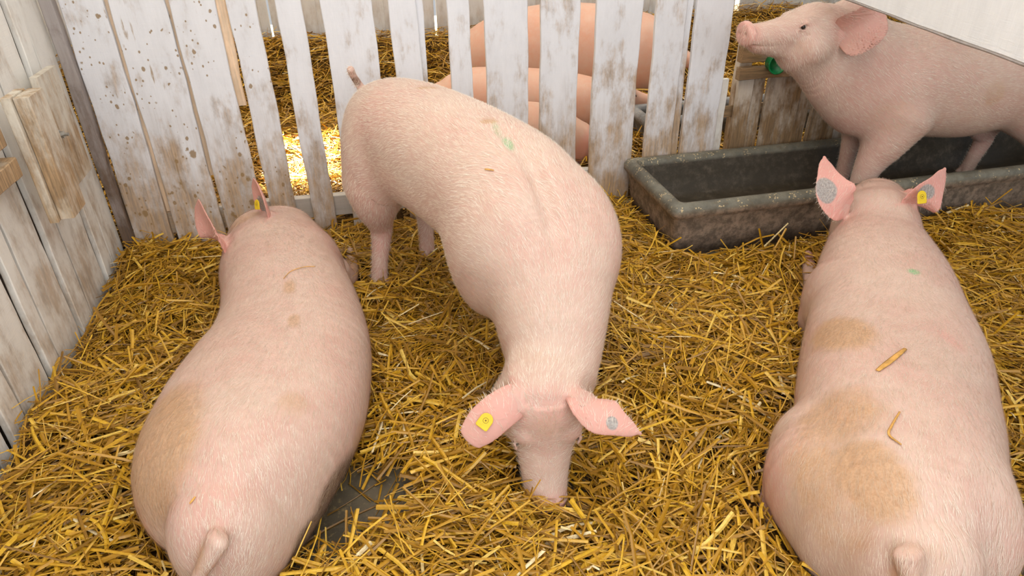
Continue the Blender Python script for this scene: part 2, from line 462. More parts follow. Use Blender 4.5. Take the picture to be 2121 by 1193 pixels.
# left side: boards with narrow gaps, a corner post and a double-board latch
side = empty('side_fence', (LEFT_X - 0.02, 2.3, 0))
tag(side, 'left pen side of close-set cream boards with narrow gaps, reaching the fence corner', 'fence')
def sl(x, y, z): return (x - LEFT_X + 0.02, y - 2.3, z)
cuts = [0.60, 0.86, 1.10, 1.30, 1.52, 1.70, 1.79, 1.905, 2.118, 2.215, 2.43, 2.56, 2.795, 2.905, 3.09]
for i in range(len(cuts) - 1):
    y0, y1 = cuts[i] + 0.013, cuts[i + 1] - 0.013
    dx = 0.0 if i % 2 == 0 else -0.008
    board('side_board', M_WOOD_LEFT, side, y1 - y0, 0.022, 1.42 + 0.015 * (i % 3), sl(LEFT_X - 0.011 + dx, (y0 + y1) / 2, 0.0),
          (0, 0, R(90)), seed=100 + i, jag=0.003, nseg=16)
for k, (z0, z1) in enumerate(((0.16, 0.27), (1.18, 1.30))):
    board('side_rail', M_WOOD_DARK, side, z1 - z0, 0.04, 2.5, sl(LEFT_X - 0.055, 0.60, (z0 + z1) / 2), (R(-90), 0, 0), seed=130 + k)
for o_ in [c for c in side.children if c.name.startswith('side_rail')]:
    o_.rotation_euler = (0, 0, 0)
    me = o_.data
    for vtx in me.vertices:                     # turn the board: its length runs along Y
        x, y, z = vtx.co; vtx.co = (y, z, x)
board('backing_strip', M_WOOD_DARK, side, 2.5, 0.012, 1.3, sl(LEFT_X - 0.09, 1.82, 0.0), (0, 0, R(90)), seed=150)  # dark tone painted as shade on white backing seen through the gaps

# latch: two thick boards back to back, a keeper board behind them and a coach bolt
latch = empty('gate_latch', (LEFT_X + 0.03, 2.5, 0))
tag(latch, 'weathered double-board gate latch with a bolt, fixed high on the left pen side', 'latch')
def ll(x, y, z): return (x - LEFT_X - 0.03, y - 2.5, z)
board('keeper_board', M_WOOD_LATCH, latch, 0.19, 0.026, 0.40, ll(LEFT_X + 0.046, 2.775, 0.525), (0, 0, R(90)), seed=201, jag=0.002, top_cut=0.0)
board('latch_board', M_WOOD_LATCH, latch, 0.125, 0.045, 0.41, ll(LEFT_X + 0.112, 2.45, 0.52), (0, 0, R(90)), seed=202, jag=0.002)
board('latch_board', M_WOOD_LATCH, latch, 0.125, 0.028, 0.42, ll(LEFT_X + 0.074, 2.435, 0.515), (0, 0, R(90)), seed=203, jag=0.002)
for k, (z0, z1) in enumerate(((0.805, 0.865), (0.70, 0.76))):
    o_ = board('latch_bar', M_WOOD_LATCH, latch, z1 - z0, 0.052, 0.46, ll(LEFT_X + 0.03, 1.86 + 0.02 * k, (z0 + z1) / 2), seed=204 + k)
    for vtx in o_.data.vertices:
        x, y, z = vtx.co; vtx.co = (y, z, x)
def bolt():
    V, F = [], []
    def cyl(r0, x0, x1, n, V, F):
        s = len(V)
        for x in (x0, x1):
            for i in range(n):
                a = 2 * math.pi * i / n; V.append((x, r0 * math.cos(a), r0 * math.sin(a)))
        for i in range(n):
            j = (i + 1) % n; F.append((s + i, s + j, s + n + j, s + n + i))
        F.append(tuple(s + i for i in range(n))[::-1]); F.append(tuple(s + n + i for i in range(n)))
    cyl(0.017, 0, 0.004, 16, V, F); cyl(0.0125, 0.004, 0.017, 6, V, F); cyl(0.0065, 0.017, 0.032, 12, V, F)
    return mesh_obj('bolt', V, F, M_STEEL, latch, ll(LEFT_X + 0.058, 2.69, 0.72))
bolt()

# right side: a low board hurdle behind the trough with rails on its face
hurdle = empty('board_hurdle', (2.3, WALL_Y + 0.06, 0))
tag(hurdle, 'low stained board hurdle behind the trough, under the head of the pig in it', 'hurdle')
def hl(x, y, z): return (x - 2.3, y - WALL_Y - 0.06, z)
for i, (a, b, dy, m, z1) in enumerate(((1.752, 1.806, 0.03, M_WOOD_LEFT, 0.60), (1.842, 1.928, 0.0, M_WOOD_OLD, 0.62), (1.930, 2.000, 0.016, M_WOOD_OLD, 0.62),
        (2.010, 2.205, 0.0, M_WOOD_OLD, 0.62), (2.210, 2.276, 0.016, M_WOOD_OLD, 0.62), (2.288, 2.45, 0.0, M_WOOD_OLD, 0.62), (2.458, 2.52, 0.018, M_WOOD_LEFT, 0.62),
        (2.53, 2.70, 0.0, M_WOOD_OLD, 0.62), (2.71, 2.90, 0.0, M_WOOD_OLD, 0.62), (2.915, 3.10, 0.0, M_WOOD_OLD, 0.62), (3.115, 3.32, 0.0, M_WOOD_OLD, 0.62), (3.33, 3.5, 0.0, M_WOOD_OLD, 0.62), (3.515, 3.7, 0.0, M_WOOD_OLD, 0.62))):
    board('hurdle_board', m, hurdle, b - a, 0.022, z1 + 0.01 * (i % 2), hl((a + b) / 2, WALL_Y + 0.041 + dy, 0.0), seed=220 + i, jag=0.002, nseg=10)
hrail(hurdle, 1.815, 3.70, WALL_Y + 0.008, 0.607, 0.667, 0.04, M_WOOD_OLD, org=(2.3, WALL_Y + 0.06), seed=240, name='hurdle_rail')
hrail(hurdle, 1.82, 3.70, WALL_Y + 0.02, 0.69, 0.785, 0.05, M_WOOD_OLD, org=(2.3, WALL_Y + 0.06), seed=241, name='hurdle_rail')
hrail(hurdle, 1.755, 3.70, WALL_Y + 0.078, 0.40, 0.46, 0.012, M_WOOD_OLD, org=(2.3, WALL_Y + 0.06), seed=242, name='hurdle_rail')
board('hurdle_post', M_WOOD_OLD, hurdle, 0.07, 0.05, 0.80, hl(1.90, WALL_Y + 0.113, 0.0), seed=243, nseg=8)

# green plastic cup fixed to the hurdle rail
def revolve(name, prof, mat, parent=None, loc=(0, 0, 0), rot=(0, 0, 0), n=24):
    V, F = [], []
    for (r_, z_) in prof:
        for i in range(n):
            a = 2 * math.pi * i / n; V.append((r_ * math.cos(a), r_ * math.sin(a), z_))
    for k in range(len(prof) - 1):
        for i in range(n):
            j = (i + 1) % n; F.append((k * n + i, k * n + j, (k + 1) * n + j, (k + 1) * n + i))
    return mesh_obj(name, V, F, mat, parent, loc, rot, smooth=True)
cup = revolve('plastic_cup', [(0.001, 0.0), (0.034, 0.0), (0.040, 0.004), (0.046, 0.05), (0.049, 0.052), (0.049, 0.058), (0.044, 0.058), (0.036, 0.006), (0.001, 0.006)],
              M_GREEN, None, (1.975, WALL_Y - 0.017, 0.69), (R(90), 0, 0))
tag(cup, 'small green plastic cup on the hurdle rail below the raised chin of the pig', 'cup')

# ------------------------------------------------------------------ trough: a long cast basin with a rounded rim
def make_trough(name, x0, x1, y0, y1, zt, base_in=0.05, rim=0.062, depth=0.20, mat=None, round_=0.028, z0=0.0):
    """outline loops from the outer foot up over the rim and down inside"""
    def loop(inset, z, rad):
        pts = []
        xa, xb, ya, yb = x0 + inset, x1 - inset, y0 + inset, y1 - inset
        rad = max(rad, 0.004)
        for cx, cy, a0 in ((xb - rad, ya + rad, -90), (xb - rad, yb - rad, 0), (xa + rad, yb - rad, 90), (xa + rad, ya + rad, 180)):
            for k in range(7):
                a = R(a0 + 15 * k); pts.append((cx + rad * math.cos(a), cy + rad * math.sin(a), z))
        return pts
    prof = [(base_in, z0, 0.03, 1), (base_in * 0.62, z0 + zt * 0.4, 0.03, 1), (base_in * 0.42, zt - 0.075, 0.032, 1), (0.012, zt - 0.062, 0.034, 1), (0.0, zt - 0.045, 0.036, 1),
            (0.0, zt - 0.022, 0.036, 2), (0.008, zt - 0.007, 0.036, 2), (0.022, zt, 0.034, 2), (rim - 0.02, zt, 0.03, 2), (rim - 0.006, zt - 0.006, 0.028, 2),
            (rim, zt - 0.02, 0.026, 2), (rim + 0.004, zt - 0.035, 0.026, 0), (rim + 0.02, zt - depth * 0.5, 0.03, 0), (rim + 0.04, zt - depth * 0.9, 0.05, 0), (rim + 0.07, zt - depth, 0.06, 0)]
    V, F, Z = [], [], []
    for (i_, z_, r_, zone) in prof:
        L = loop(i_, z_, r_); V += L
        Z += [(1, 0, 0) if zone == 0 else (0, 1, 0) if zone == 1 else (0, 0, 1)] * len(L)
    n = 28
    for k in range(len(prof) - 1):
        for i in range(n):
            j = (i + 1) % n; F.append((k * n + i, k * n + j, (k + 1) * n + j, (k + 1) * n + i))
    F.append(tuple(range((len(prof) - 1) * n, len(prof) * n)))
    F.append(tuple(range(n))[::-1])
    o = mesh_obj(name, V, F, mat, None, smooth=True)
    vcol(o, 'zone', np.array(Z, np.float32))
    return o
tr = make_trough('feeding_trough', 1.235, 3.75, 2.45, 3.08, 0.268, mat=M_TROUGH)
tag(tr, 'long grey stone trough with a rounded rim, a pig standing inside it', 'trough')

# ------------------------------------------------------------------ white board of the near right side, on its posts
bar = empty('white_barrier', (1.9, 1.3, 0))
tag(bar, 'wide fresh white board slanting across the top right corner above the trough', 'barrier')
def bar_board():
    a = Vector((1.40, 0.74, 0)); d = (Vector((1.723, 2.245, 0)) - Vector((1.53, 1.35, 0))).normalized()
    L = 2.05
    o = board('barrier_board', M_WOOD_WHITE, bar, 0.42, 0.026, L, (0, 0, 0), seed=300, jag=0.0008, nseg=40)
    for vtx in o.data.vertices:
        x, y, z = vtx.co
        p = Vector((1.53, 1.35, 0)) + d * (z - 0.80) + Vector((d.y, -d.x, 0)) * (y + 0.013)
        vtx.co = (p.x - 1.9, p.y - 1.3, 1.305 + x)
    for k, s in enumerate((-0.765, -0.64)):
        p = Vector((1.53, 1.35, 0)) + d * s + Vector((d.y, -d.x, 0)) * 0.052
        b_ = board('barrier_post', M_WOOD_WHITE, bar, 0.07, 0.05, 1.55, (p.x - 1.9, p.y - 1.3, 0), (0, 0, math.atan2(d.y, d.x)), seed=310 + k)
    strip = board('bare_edge', M_WOOD_DARK, bar, 0.008, 0.027, L, (0, 0, 0), seed=301, jag=0.0012, nseg=60)
    for vtx in strip.data.vertices:
        x, y, z = vtx.co
        p = Vector((1.53, 1.35, 0)) + d * (z - 0.80) + Vector((d.y, -d.x, 0)) * (y + 0.013)
        vtx.co = (p.x - 1.9, p.y - 1.3, 1.092 + x)
    strip['label'] = 'brown unpainted lower edge'
bar_board()

# ------------------------------------------------------------------ back pen: outer wall of tall boards, second trough
def far_wall():
    root = empty('wall_back', (1.0, 6.15, 0))
    tag(root, 'pale tall board wall closing the back pen', 'wall', kind='structure')
    r = np.random.default_rng(9)
    x = -3.2; i = 0
    slits = {-0.95: 0.016, -0.66: 0.014, 0.545: 0.006, 0.675: 0.022, 1.14: 0.014, 3.46: 0.045}
    edges = []
    keys = sorted(slits)
    while x < 7.0:
        wd = 0.14 + 0.08 * r.random()
        nxt = x + wd
        for s in keys:
            if x < s <= nxt + 0.05: nxt = s; break
        g = slits.get(round(nxt, 3), 0.0)
        if g == 0.0:
            for s in keys:
                if abs(s - nxt) < 1e-6: g = slits[s]
        edges.append((x, nxt)); x = nxt + (g if g else -0.004); i += 1
    for k, (a, b) in enumerate(edges):
        board('wall_board', M_WOOD_FAR, root, b - a, 0.02, 2.1, ((a + b) / 2 - 1.0, (0.0 if k % 2 else -0.006), 0), seed=400 + k, jag=0.001, nseg=3)
far_wall()
def side_wall(name, x, y0, y1, seed):
    root = empty(name, (x, (y0 + y1) / 2, 0))
    tag(root, kind='structure')
    y = y0; k = 0
    while y < y1:
        wd = 0.19
        board('wall_board', M_WOOD_FAR, root, wd, 0.02, 1.5, (0, y + wd / 2 - (y0 + y1) / 2, 0), (0, 0, R(90)), seed=seed + k, nseg=2)
        y += wd + 0.012; k += 1
side_wall('wall_left', -2.3, 3.3, 6.0, 500)
side_wall('wall_right', 5.2, 3.3, 6.0, 560)
tr2 = make_trough('feeding_trough', 1.60, 3.4, 3.66, 4.00, 0.25, mat=trough_material((0.22, 0.23, 0.24), (0.10, 0.10, 0.09), (0.22, 0.21, 0.19)))
tag(tr2, 'grey trough in the back pen, seen through the pickets beside the resting pigs', 'trough')
# ------------------------------------------------------------------ soft-body modelling: tapered flesh volumes blended into one skin
def catmull(A, m):
    """A (n,k) -> n-1 spans of m samples, centripetal-ish Catmull-Rom"""
    n = len(A); out = []
    for i in range(n - 1):
        p0 = A[max(i - 1, 0)]; p1 = A[i]; p2 = A[i + 1]; p3 = A[min(i + 2, n - 1)]
        if i == 0: p0 = 2 * p1 - p2
        if i == n - 2: p3 = 2 * p2 - p1
        for t in np.linspace(0, 1, m, endpoint=False):
            out.append(0.5 * ((2 * p1) + (p2 - p0) * t + (2 * p0 - 5 * p1 + 4 * p2 - p3) * t * t + (3 * p1 - p0 - 3 * p2 + p3) * t ** 3))
    out.append(A[-1])
    return np.array(out)

class Loft:
    """stations: x, y, z, half width, half height up, half height down[, up vector]"""
    def __init__(self, st, up=(0, 0, 1), n=2.0, m=4, cap=(None, None), cup=0.0):
        A = np.array([list(s[:6]) + (list(s[6:9]) if len(s) >= 9 else list(up)) for s in st], float)
        A = catmull(A, m)
        A[:, 3:6] = np.maximum(A[:, 3:6], 0.002)
        self.A = A; self.n = n; self.cup = cup
        self.c0 = cap[0] if cap[0] else float(A[0, 3:6].mean()) * 0.8
        self.c1 = cap[1] if cap[1] else float(A[-1, 3:6].mean()) * 0.8
        T = np.gradient(A[:, :3], axis=0); T /= np.linalg.norm(T, axis=1)[:, None]
        U = A[:, 6:9]; S = np.cross(T, U); S /= np.linalg.norm(S, axis=1)[:, None] + 1e-9
        U = np.cross(S, T)
        self.T, self.S, self.U = T, S, U
        r = A[:, 3:6].max(axis=1)[:, None] + max(self.c0, self.c1) * 0.0
        e = max(self.c0, self.c1, float(r.max()) * 0.0)
        self.lo = np.minimum((A[:, :3] - r).min(0), A[:, :3].min(0) - e); self.hi = np.maximum((A[:, :3] + r).max(0), A[:, :3].max(0) + e)
    def nearest(self, P):
        A = self.A; best = np.full(len(P), 1e9); bi = np.zeros(len(P), np.int32); bt = np.zeros(len(P))
        for i in range(len(A) - 1):
            a = A[i, :3]; d = A[i + 1, :3] - a; L = d @ d
            q = P - a
            t = np.clip((q @ d) / L, 0, 1)
            dist = ((q - t[:, None] * d) ** 2).sum(1)
            k = dist < best
            best[k] = dist[k]; bi[k] = i; bt[k] = t[k]
        return bi, bt
    def __call__(self, P):
        bi, bt = self.nearest(P)
        t = bt[:, None]; A = self.A
        lerp = lambda X: X[bi] * (1 - t) + X[bi + 1] * t
        c = lerp(A[:, :6]); T = lerp(self.T); S = lerp(self.S); U = lerp(self.U)
        q = P - c[:, :3]
        s = (q * S).sum(1); u = (q * U).sum(1); w_ = (q * T).sum(1)
        if self.cup: u = u - self.cup * s * s
        inside = ((bi > 0) | (bt > 0)) & ((bi < len(A) - 2) | (bt < 1))
        w_ = np.where(inside, 0, w_)
        b = np.where(u > 0, c[:, 4], c[:, 5])
        cp = np.where(w_ < 0, self.c0, self.c1)
        n = self.n
        if n == 2.0:
            rr = np.sqrt((s / c[:, 3]) ** 2 + (u / b) ** 2 + (w_ / cp) ** 2)
        else:
            rr = ((np.abs(s) / c[:, 3]) ** n + (np.abs(u) / b) ** n + (np.abs(w_) / cp) ** n) ** (1 / n)
        d = np.sqrt(s * s + u * u + w_ * w_)
        return np.where(rr < 1e-4, -c[:, 3:6].min(1), (rr - 1) * d / np.maximum(rr, 1e-4))

class Ball:
    def __init__(self, c, r, rot=None):
        self.c = np.array(c, float); self.r = np.array(r if hasattr(r, '__len__') else (r, r, r), float)
        self.M = np.array(rot.to_matrix()) if rot is not None else np.eye(3)
        m = self.r.max(); self.lo = self.c - m; self.hi = self.c + m
    def __call__(self, P):
        q = (P - self.c) @ self.M
        rr = np.sqrt(((q / self.r) ** 2).sum(1)); d = np.sqrt((q * q).sum(1))
        return np.where(rr < 1e-4, -self.r.min(), (rr - 1) * d / np.maximum(rr, 1e-4))

def smin(a, b, k):
    h = np.clip(0.5 + 0.5 * (b - a) / k, 0, 1)
    return b * (1 - h) + a * h - k * h * (1 - h)

def surface_nets(F, org, h):
    s = F < 0
    nx, ny, nz = F.shape
    c = np.zeros((nx - 1, ny - 1, nz - 1), np.int8)
    for i in (0, 1):
        for j in (0, 1):
            for k in (0, 1): c += s[i:nx - 1 + i, j:ny - 1 + j, k:nz - 1 + k]
    act = (c > 0) & (c < 8)
    I = np.argwhere(act)
    idx = -np.ones(act.shape, np.int64); idx[act] = np.arange(len(I))
    acc = np.zeros((len(I), 3)); cnt = np.zeros(len(I))
    cor = [(i, j, k) for i in (0, 1) for j in (0, 1) for k in (0, 1)]
    for a in cor:
        for ax in range(3):
            if a[ax]: continue
            b = list(a); b[ax] = 1
            fa = F[I[:, 0] + a[0], I[:, 1] + a[1], I[:, 2] + a[2]]; fb = F[I[:, 0] + b[0], I[:, 1] + b[1], I[:, 2] + b[2]]
            m = (fa < 0) != (fb < 0)
            t = fa[m] / (fa[m] - fb[m])
            p = np.tile(np.array(a, float), (m.sum(), 1)); p[:, ax] += t
            acc[m] += p; cnt[m] += 1
    V = (I + acc / cnt[:, None]) * h + org
    Q = []
    for ax in range(3):
        sl0 = [slice(None)] * 3; sl1 = [slice(None)] * 3
        sl0[ax] = slice(0, -1); sl1[ax] = slice(1, None)
        a = s[tuple(sl0)]; b = s[tuple(sl1)]
        E_ = np.argwhere(a != b)
        o1, o2 = [(1, 2), (2, 0), (0, 1)][ax]
        E_ = E_[(E_[:, o1] > 0) & (E_[:, o2] > 0) & (E_[:, o1] < F.shape[o1] - 1) & (E_[:, o2] < F.shape[o2] - 1)]
        sg = a[E_[:, 0], E_[:, 1], E_[:, 2]]
        def g(d1, d2):
            e = E_.copy(); e[:, o1] += d1; e[:, o2] += d2
            return idx[e[:, 0], e[:, 1], e[:, 2]]
        q = np.stack([g(-1, -1), g(0, -1), g(0, 0), g(-1, 0)], 1)
        q[~sg] = q[~sg][:, ::-1]
        Q.append(q)
    return V, np.concatenate(Q)

def smooth_mesh(V, Q, it=3, lam=0.5):
    e = np.concatenate([Q[:, [0, 1]], Q[:, [1, 2]], Q[:, [2, 3]], Q[:, [3, 0]]])
    n = len(V); deg = np.bincount(e[:, 0], minlength=n) + np.bincount(e[:, 1], minlength=n)
    for k in range(it):
        l = lam if k % 2 == 0 else -lam * 1.03
        acc = np.zeros_like(V)
        for c in range(3):
            acc[:, c] = np.bincount(e[:, 0], V[e[:, 1], c], n) + np.bincount(e[:, 1], V[e[:, 0], c], n)
        V = V + l * (acc / deg[:, None] - V)
    return V

def vertex_normals(V, Q):
    N = np.zeros_like(V)
    fn = np.cross(V[Q[:, 2]] - V[Q[:, 0]], V[Q[:, 3]] - V[Q[:, 1]])
    for k in range(4):
        for c in range(3): N[:, c] += np.bincount(Q[:, k], fn[:, c], len(V))
    return N / (np.linalg.norm(N, axis=1)[:, None] + 1e-12)

class Body:
    def __init__(self, ops, h=0.007):
        """ops: ('add', k, shape) / ('cut', k, shape)"""
        lo = np.min([o[2].lo for o in ops if o[0] == 'add'], axis=0) - 4 * h - 0.02
        hi = np.max([o[2].hi for o in ops if o[0] == 'add'], axis=0) + 4 * h + 0.02
        n = np.ceil((hi - lo) / h).astype(int) + 1
        q = 3                                            # coarse pass finds the skin, the fine pass only works near it
        nc = (n + q - 1) // q + 1
        G = np.meshgrid(*[lo[i] + h * q * np.arange(nc[i]) for i in range(3)], indexing='ij')
        Fc = self.field(np.stack([g.ravel() for g in G], 1), ops).reshape(G[0].shape)
        F = Fc.repeat(q, 0).repeat(q, 1).repeat(q, 2)
        off = q // 2
        F = F[off:off + n[0], off:off + n[1], off:off + n[2]]
        n = np.array(F.shape)
        M = np.abs(F) < h * q * 1.9 + 0.002
        I = np.argwhere(M)
        F = F.astype(np.float32).copy()
        F[M] = self.field(lo + I * h, ops)
        self.F, self.lo, self.h, self.n = F, lo, h, n
    def field(self, P, ops):
        out = np.full(len(P), 0.3)
        for op, k, sh in ops:
            m = k + 0.03
            sel = np.flatnonzero(((P > sh.lo - m) & (P < sh.hi + m)).all(1))
            if not len(sel): continue
            d = sh(P[sel])
            if op == 'add': out[sel] = smin(out[sel], d, k)
            else: out[sel] = -smin(-out[sel], d, k)
        return out
    def mesh(self, it=4):
        V, Q = surface_nets(self.F, self.lo, self.h)
        V = smooth_mesh(V, Q, it)
        return V, Q
    def value(self, P):
        g = (P - self.lo) / self.h
        i = np.floor(g).astype(int)
        ok = ((i >= 0) & (i < self.n - 1)).all(1)
        out = np.full(len(P), 0.3)
        i = i[ok]; f = g[ok] - i; F = self.F
        r = 0
        for a in (0, 1):
            for b in (0, 1):
                for c in (0, 1):
                    wgt = (f[:, 0] if a else 1 - f[:, 0]) * (f[:, 1] if b else 1 - f[:, 1]) * (f[:, 2] if c else 1 - f[:, 2])
                    r = r + wgt * F[i[:, 0] + a, i[:, 1] + b, i[:, 2] + c]
        out[ok] = r
        return out

BODIES = []       # every pig's volume, so that no straw grows through a pig
# ------------------------------------------------------------------ pig anatomy
PIG_MESH = []
def V3(*a): return np.array(a, float)
def nrm(v): v = np.array(v, float); return v / np.linalg.norm(v)

def head_ops(P, D, U, L=0.36, w=1.0, mouth=True):
    """P: skin point of the poll, D: towards the snout, U: outward normal of the forehead"""
    P = V3(*P); D = nrm(D); U = nrm(np.array(U, float) - (np.array(U, float) @ D) * D); S = np.cross(D, U)
    prof = [(0.0, 0.006, 0.085, 0.070, 0.110), (0.10, 0.000, 0.096, 0.085, 0.120), (0.26, 0.004, 0.096, 0.080, 0.105), (0.44, 0.016, 0.081, 0.064, 0.085),
            (0.60, 0.022, 0.069, 0.055, 0.068), (0.76, 0.024, 0.060, 0.050, 0.056), (0.90, 0.020, 0.054, 0.046, 0.047), (0.985, 0.014, 0.051, 0.046, 0.038)]
    st = []
    for t, dip, a, bu, bd in prof:
        c = P + D * (L * t) - U * ((bu + dip) * w)
        st.append(list(c) + [a * w, bu * w, bd * w] + list(U))
    ops = [('add', 0.06, Loft(st, n=2.1, cap=(0.035, 0.018)))]
    ops.append(('add', 0.06, Ball(P + D * (L * 0.22) - U * (0.095 * w), (0.088 * w, 0.085 * w, 0.085 * w))))
    # snout disc
    c = P + D * (L * 1.0) - U * (0.050 * w)
    ops.append(('add', 0.014, Loft([list(c - D * 0.012) + [0.050 * w, 0.047 * w, 0.040 * w] + list(U), list(c + D * 0.008) + [0.046 * w, 0.046 * w, 0.038 * w] + list(U)], m=2, cap=(0.008, 0.008))))
    for s in (-1, 1):
        q = c + D * 0.020 + S * (0.019 * w * s)
        ops.append(('cut', 0.006, Ball(q, (0.010, 0.012, 0.010))))
        # cheek, brow ridge
        q = P + D * (L * 0.30) - U * (0.14 * w) + S * (0.060 * w * s)
        ops.append(('add', 0.05, Ball(q, (0.065 * w, 0.065 * w, 0.065 * w))))
        q = P + D * (L * 0.40) - U * (0.034 * w) + S * (0.062 * w * s)
        ops.append(('add', 0.03, Ball(q - U * 0.006 - S * (0.004 * s), (0.022, 0.020, 0.018))))
        q = P + D * (L * 0.475) - U * (0.050 * w) + S * (0.085 * w * s)
        ops.append(('cut', 0.014, Ball(q, 0.012)))
        for uo, rr_ in ((0.042, 0.0045), (0.062, 0.0035)):                       # upper and lower lid
            b_ = -0.006 if uo < 0.05 else 0.004
            lid = [list(P + D * (L * t) - U * (uo * w + k_ * b_) + S * ((0.080 + so) * w * s)) + [rr_] * 3 for t, k_, so in ((0.43, -0.6, 0.0), (0.47, 0.6, 0.001), (0.52, -0.8, -0.004))]
            ops.append(('add', 0.006, Loft(lid, up=tuple(U), m=3)))
        for kk in range(2):                                                          # wrinkles below the eye
            q0 = P + D * (L * (0.42 + 0.03 * kk)) - U * ((0.082 + 0.014 * kk) * w) + S * (0.090 * w * s); q1 = P + D * (L * (0.53 + 0.03 * kk)) - U * ((0.080 + 0.010 * kk) * w) + S * (0.078 * w * s)
            ops.append(('cut', 0.006, Loft([list(q0) + [0.0025] * 3, list((q0 + q1) / 2 - U * 0.004 + S * 0.002 * s) + [0.0035] * 3, list(q1) + [0.0025] * 3], up=tuple(U), m=2)))
        if mouth:
            m0 = P + D * (L * 0.97) - U * (0.092 * w) + S * (0.036 * w * s); m1 = P + D * (L * 0.62) - U * (0.112 * w) + S * (0.068 * w * s)
            ops.append(('cut', 0.008, Loft([list(m0) + [0.006, 0.0045, 0.0045] + list(U), list((m0 + m1) / 2 - U * 0.004) + [0.007, 0.0045, 0.0045] + list(U), list(m1) + [0.004, 0.003, 0.003] + list(U)], m=3)))
    # lower jaw
    j = [list(P + D * (L * t) - U * (o * w)) + [a * w, b * w, b * w] + list(U) for t, o, a, b in ((0.25, 0.19, 0.060, 0.045), (0.55, 0.145, 0.048, 0.036), (0.86, 0.108, 0.032, 0.022))]
    ops.append(('add', 0.035, Loft(j)))
    eyes = [P + D * (L * 0.475) - U * (0.051 * w) + S * (0.0745 * w * s) for s in (-1, 1)]
    return ops, eyes, (P, D, U, S, L, w)

def ear_shape(base, mid, tip, normal, w=0.055, cup=0.0, thick=0.0065, point=0.35, wb=0.7, w2=0.85):
    base, mid, tip = V3(*base), V3(*mid), V3(*tip)
    n = np.array(normal, float)
    ts = [(0.0, wb, 1.9), (0.22, 0.95, 1.3), (0.5, 1.0, 1.0), (0.76, w2, 1.0), (0.92, (w2 + point) / 2, 0.9), (1.0, point, 0.8)]
    st = []
    for t, f, th in ts:
        c = base * (1 - t) ** 2 + 2 * mid * t * (1 - t) + tip * t * t
        st.append(list(c) + [w * f, thick * th, thick * th] + list(n))
    return Loft(st, m=4, cap=(0.01, 0.012), cup=cup)

def leg_ops(pts, k=0.05, toe=None, hoof=True):
    """pts: (x, y, z, r) from the body down; flattened a little side to side"""
    st = [[x, y, z, r, r, r] for x, y, z, r in pts]
    t = nrm(toe if toe is not None else (0, -1, 0))
    ops = [('add', k, Loft(st, up=tuple(t)))]
    if hoof:
        x, y, z, r = pts[-1]
        s = np.cross(t, (0, 0, 1))
        for sg in (-1, 1):
            c0 = V3(x, y, z) + s * (0.014 * sg); c1 = V3(x, y, z) + s * (0.019 * sg) + t * 0.024 - V3(0, 0, 0.030)
            ops.append(('add', 0.008, Loft([list(c0) + [0.019, 0.022, 0.022], list(c1) + [0.017, 0.025, 0.020]], up=tuple(t), m=2, cap=(0.01, 0.010))))
            c2 = V3(x, y, z) + s * (0.016 * sg) - t * 0.024 + V3(0, 0, 0.018)
            ops.append(('add', 0.006, Ball(c2, (0.009, 0.009, 0.014))))
    return ops

def blob_mask(V, blobs, ch):
    m = np.zeros(len(V))
    for b in blobs:
        if b[0] != ch: continue
        c = np.array(b[1]); r = np.array(b[2] if hasattr(b[2], '__len__') else (b[2],) * 3)
        d = np.sqrt((((V - c) / r) ** 2).sum(1))
        m = np.maximum(m, b[3] * (1 - smoothstep(d, 0.45, 1.15)))
    return m

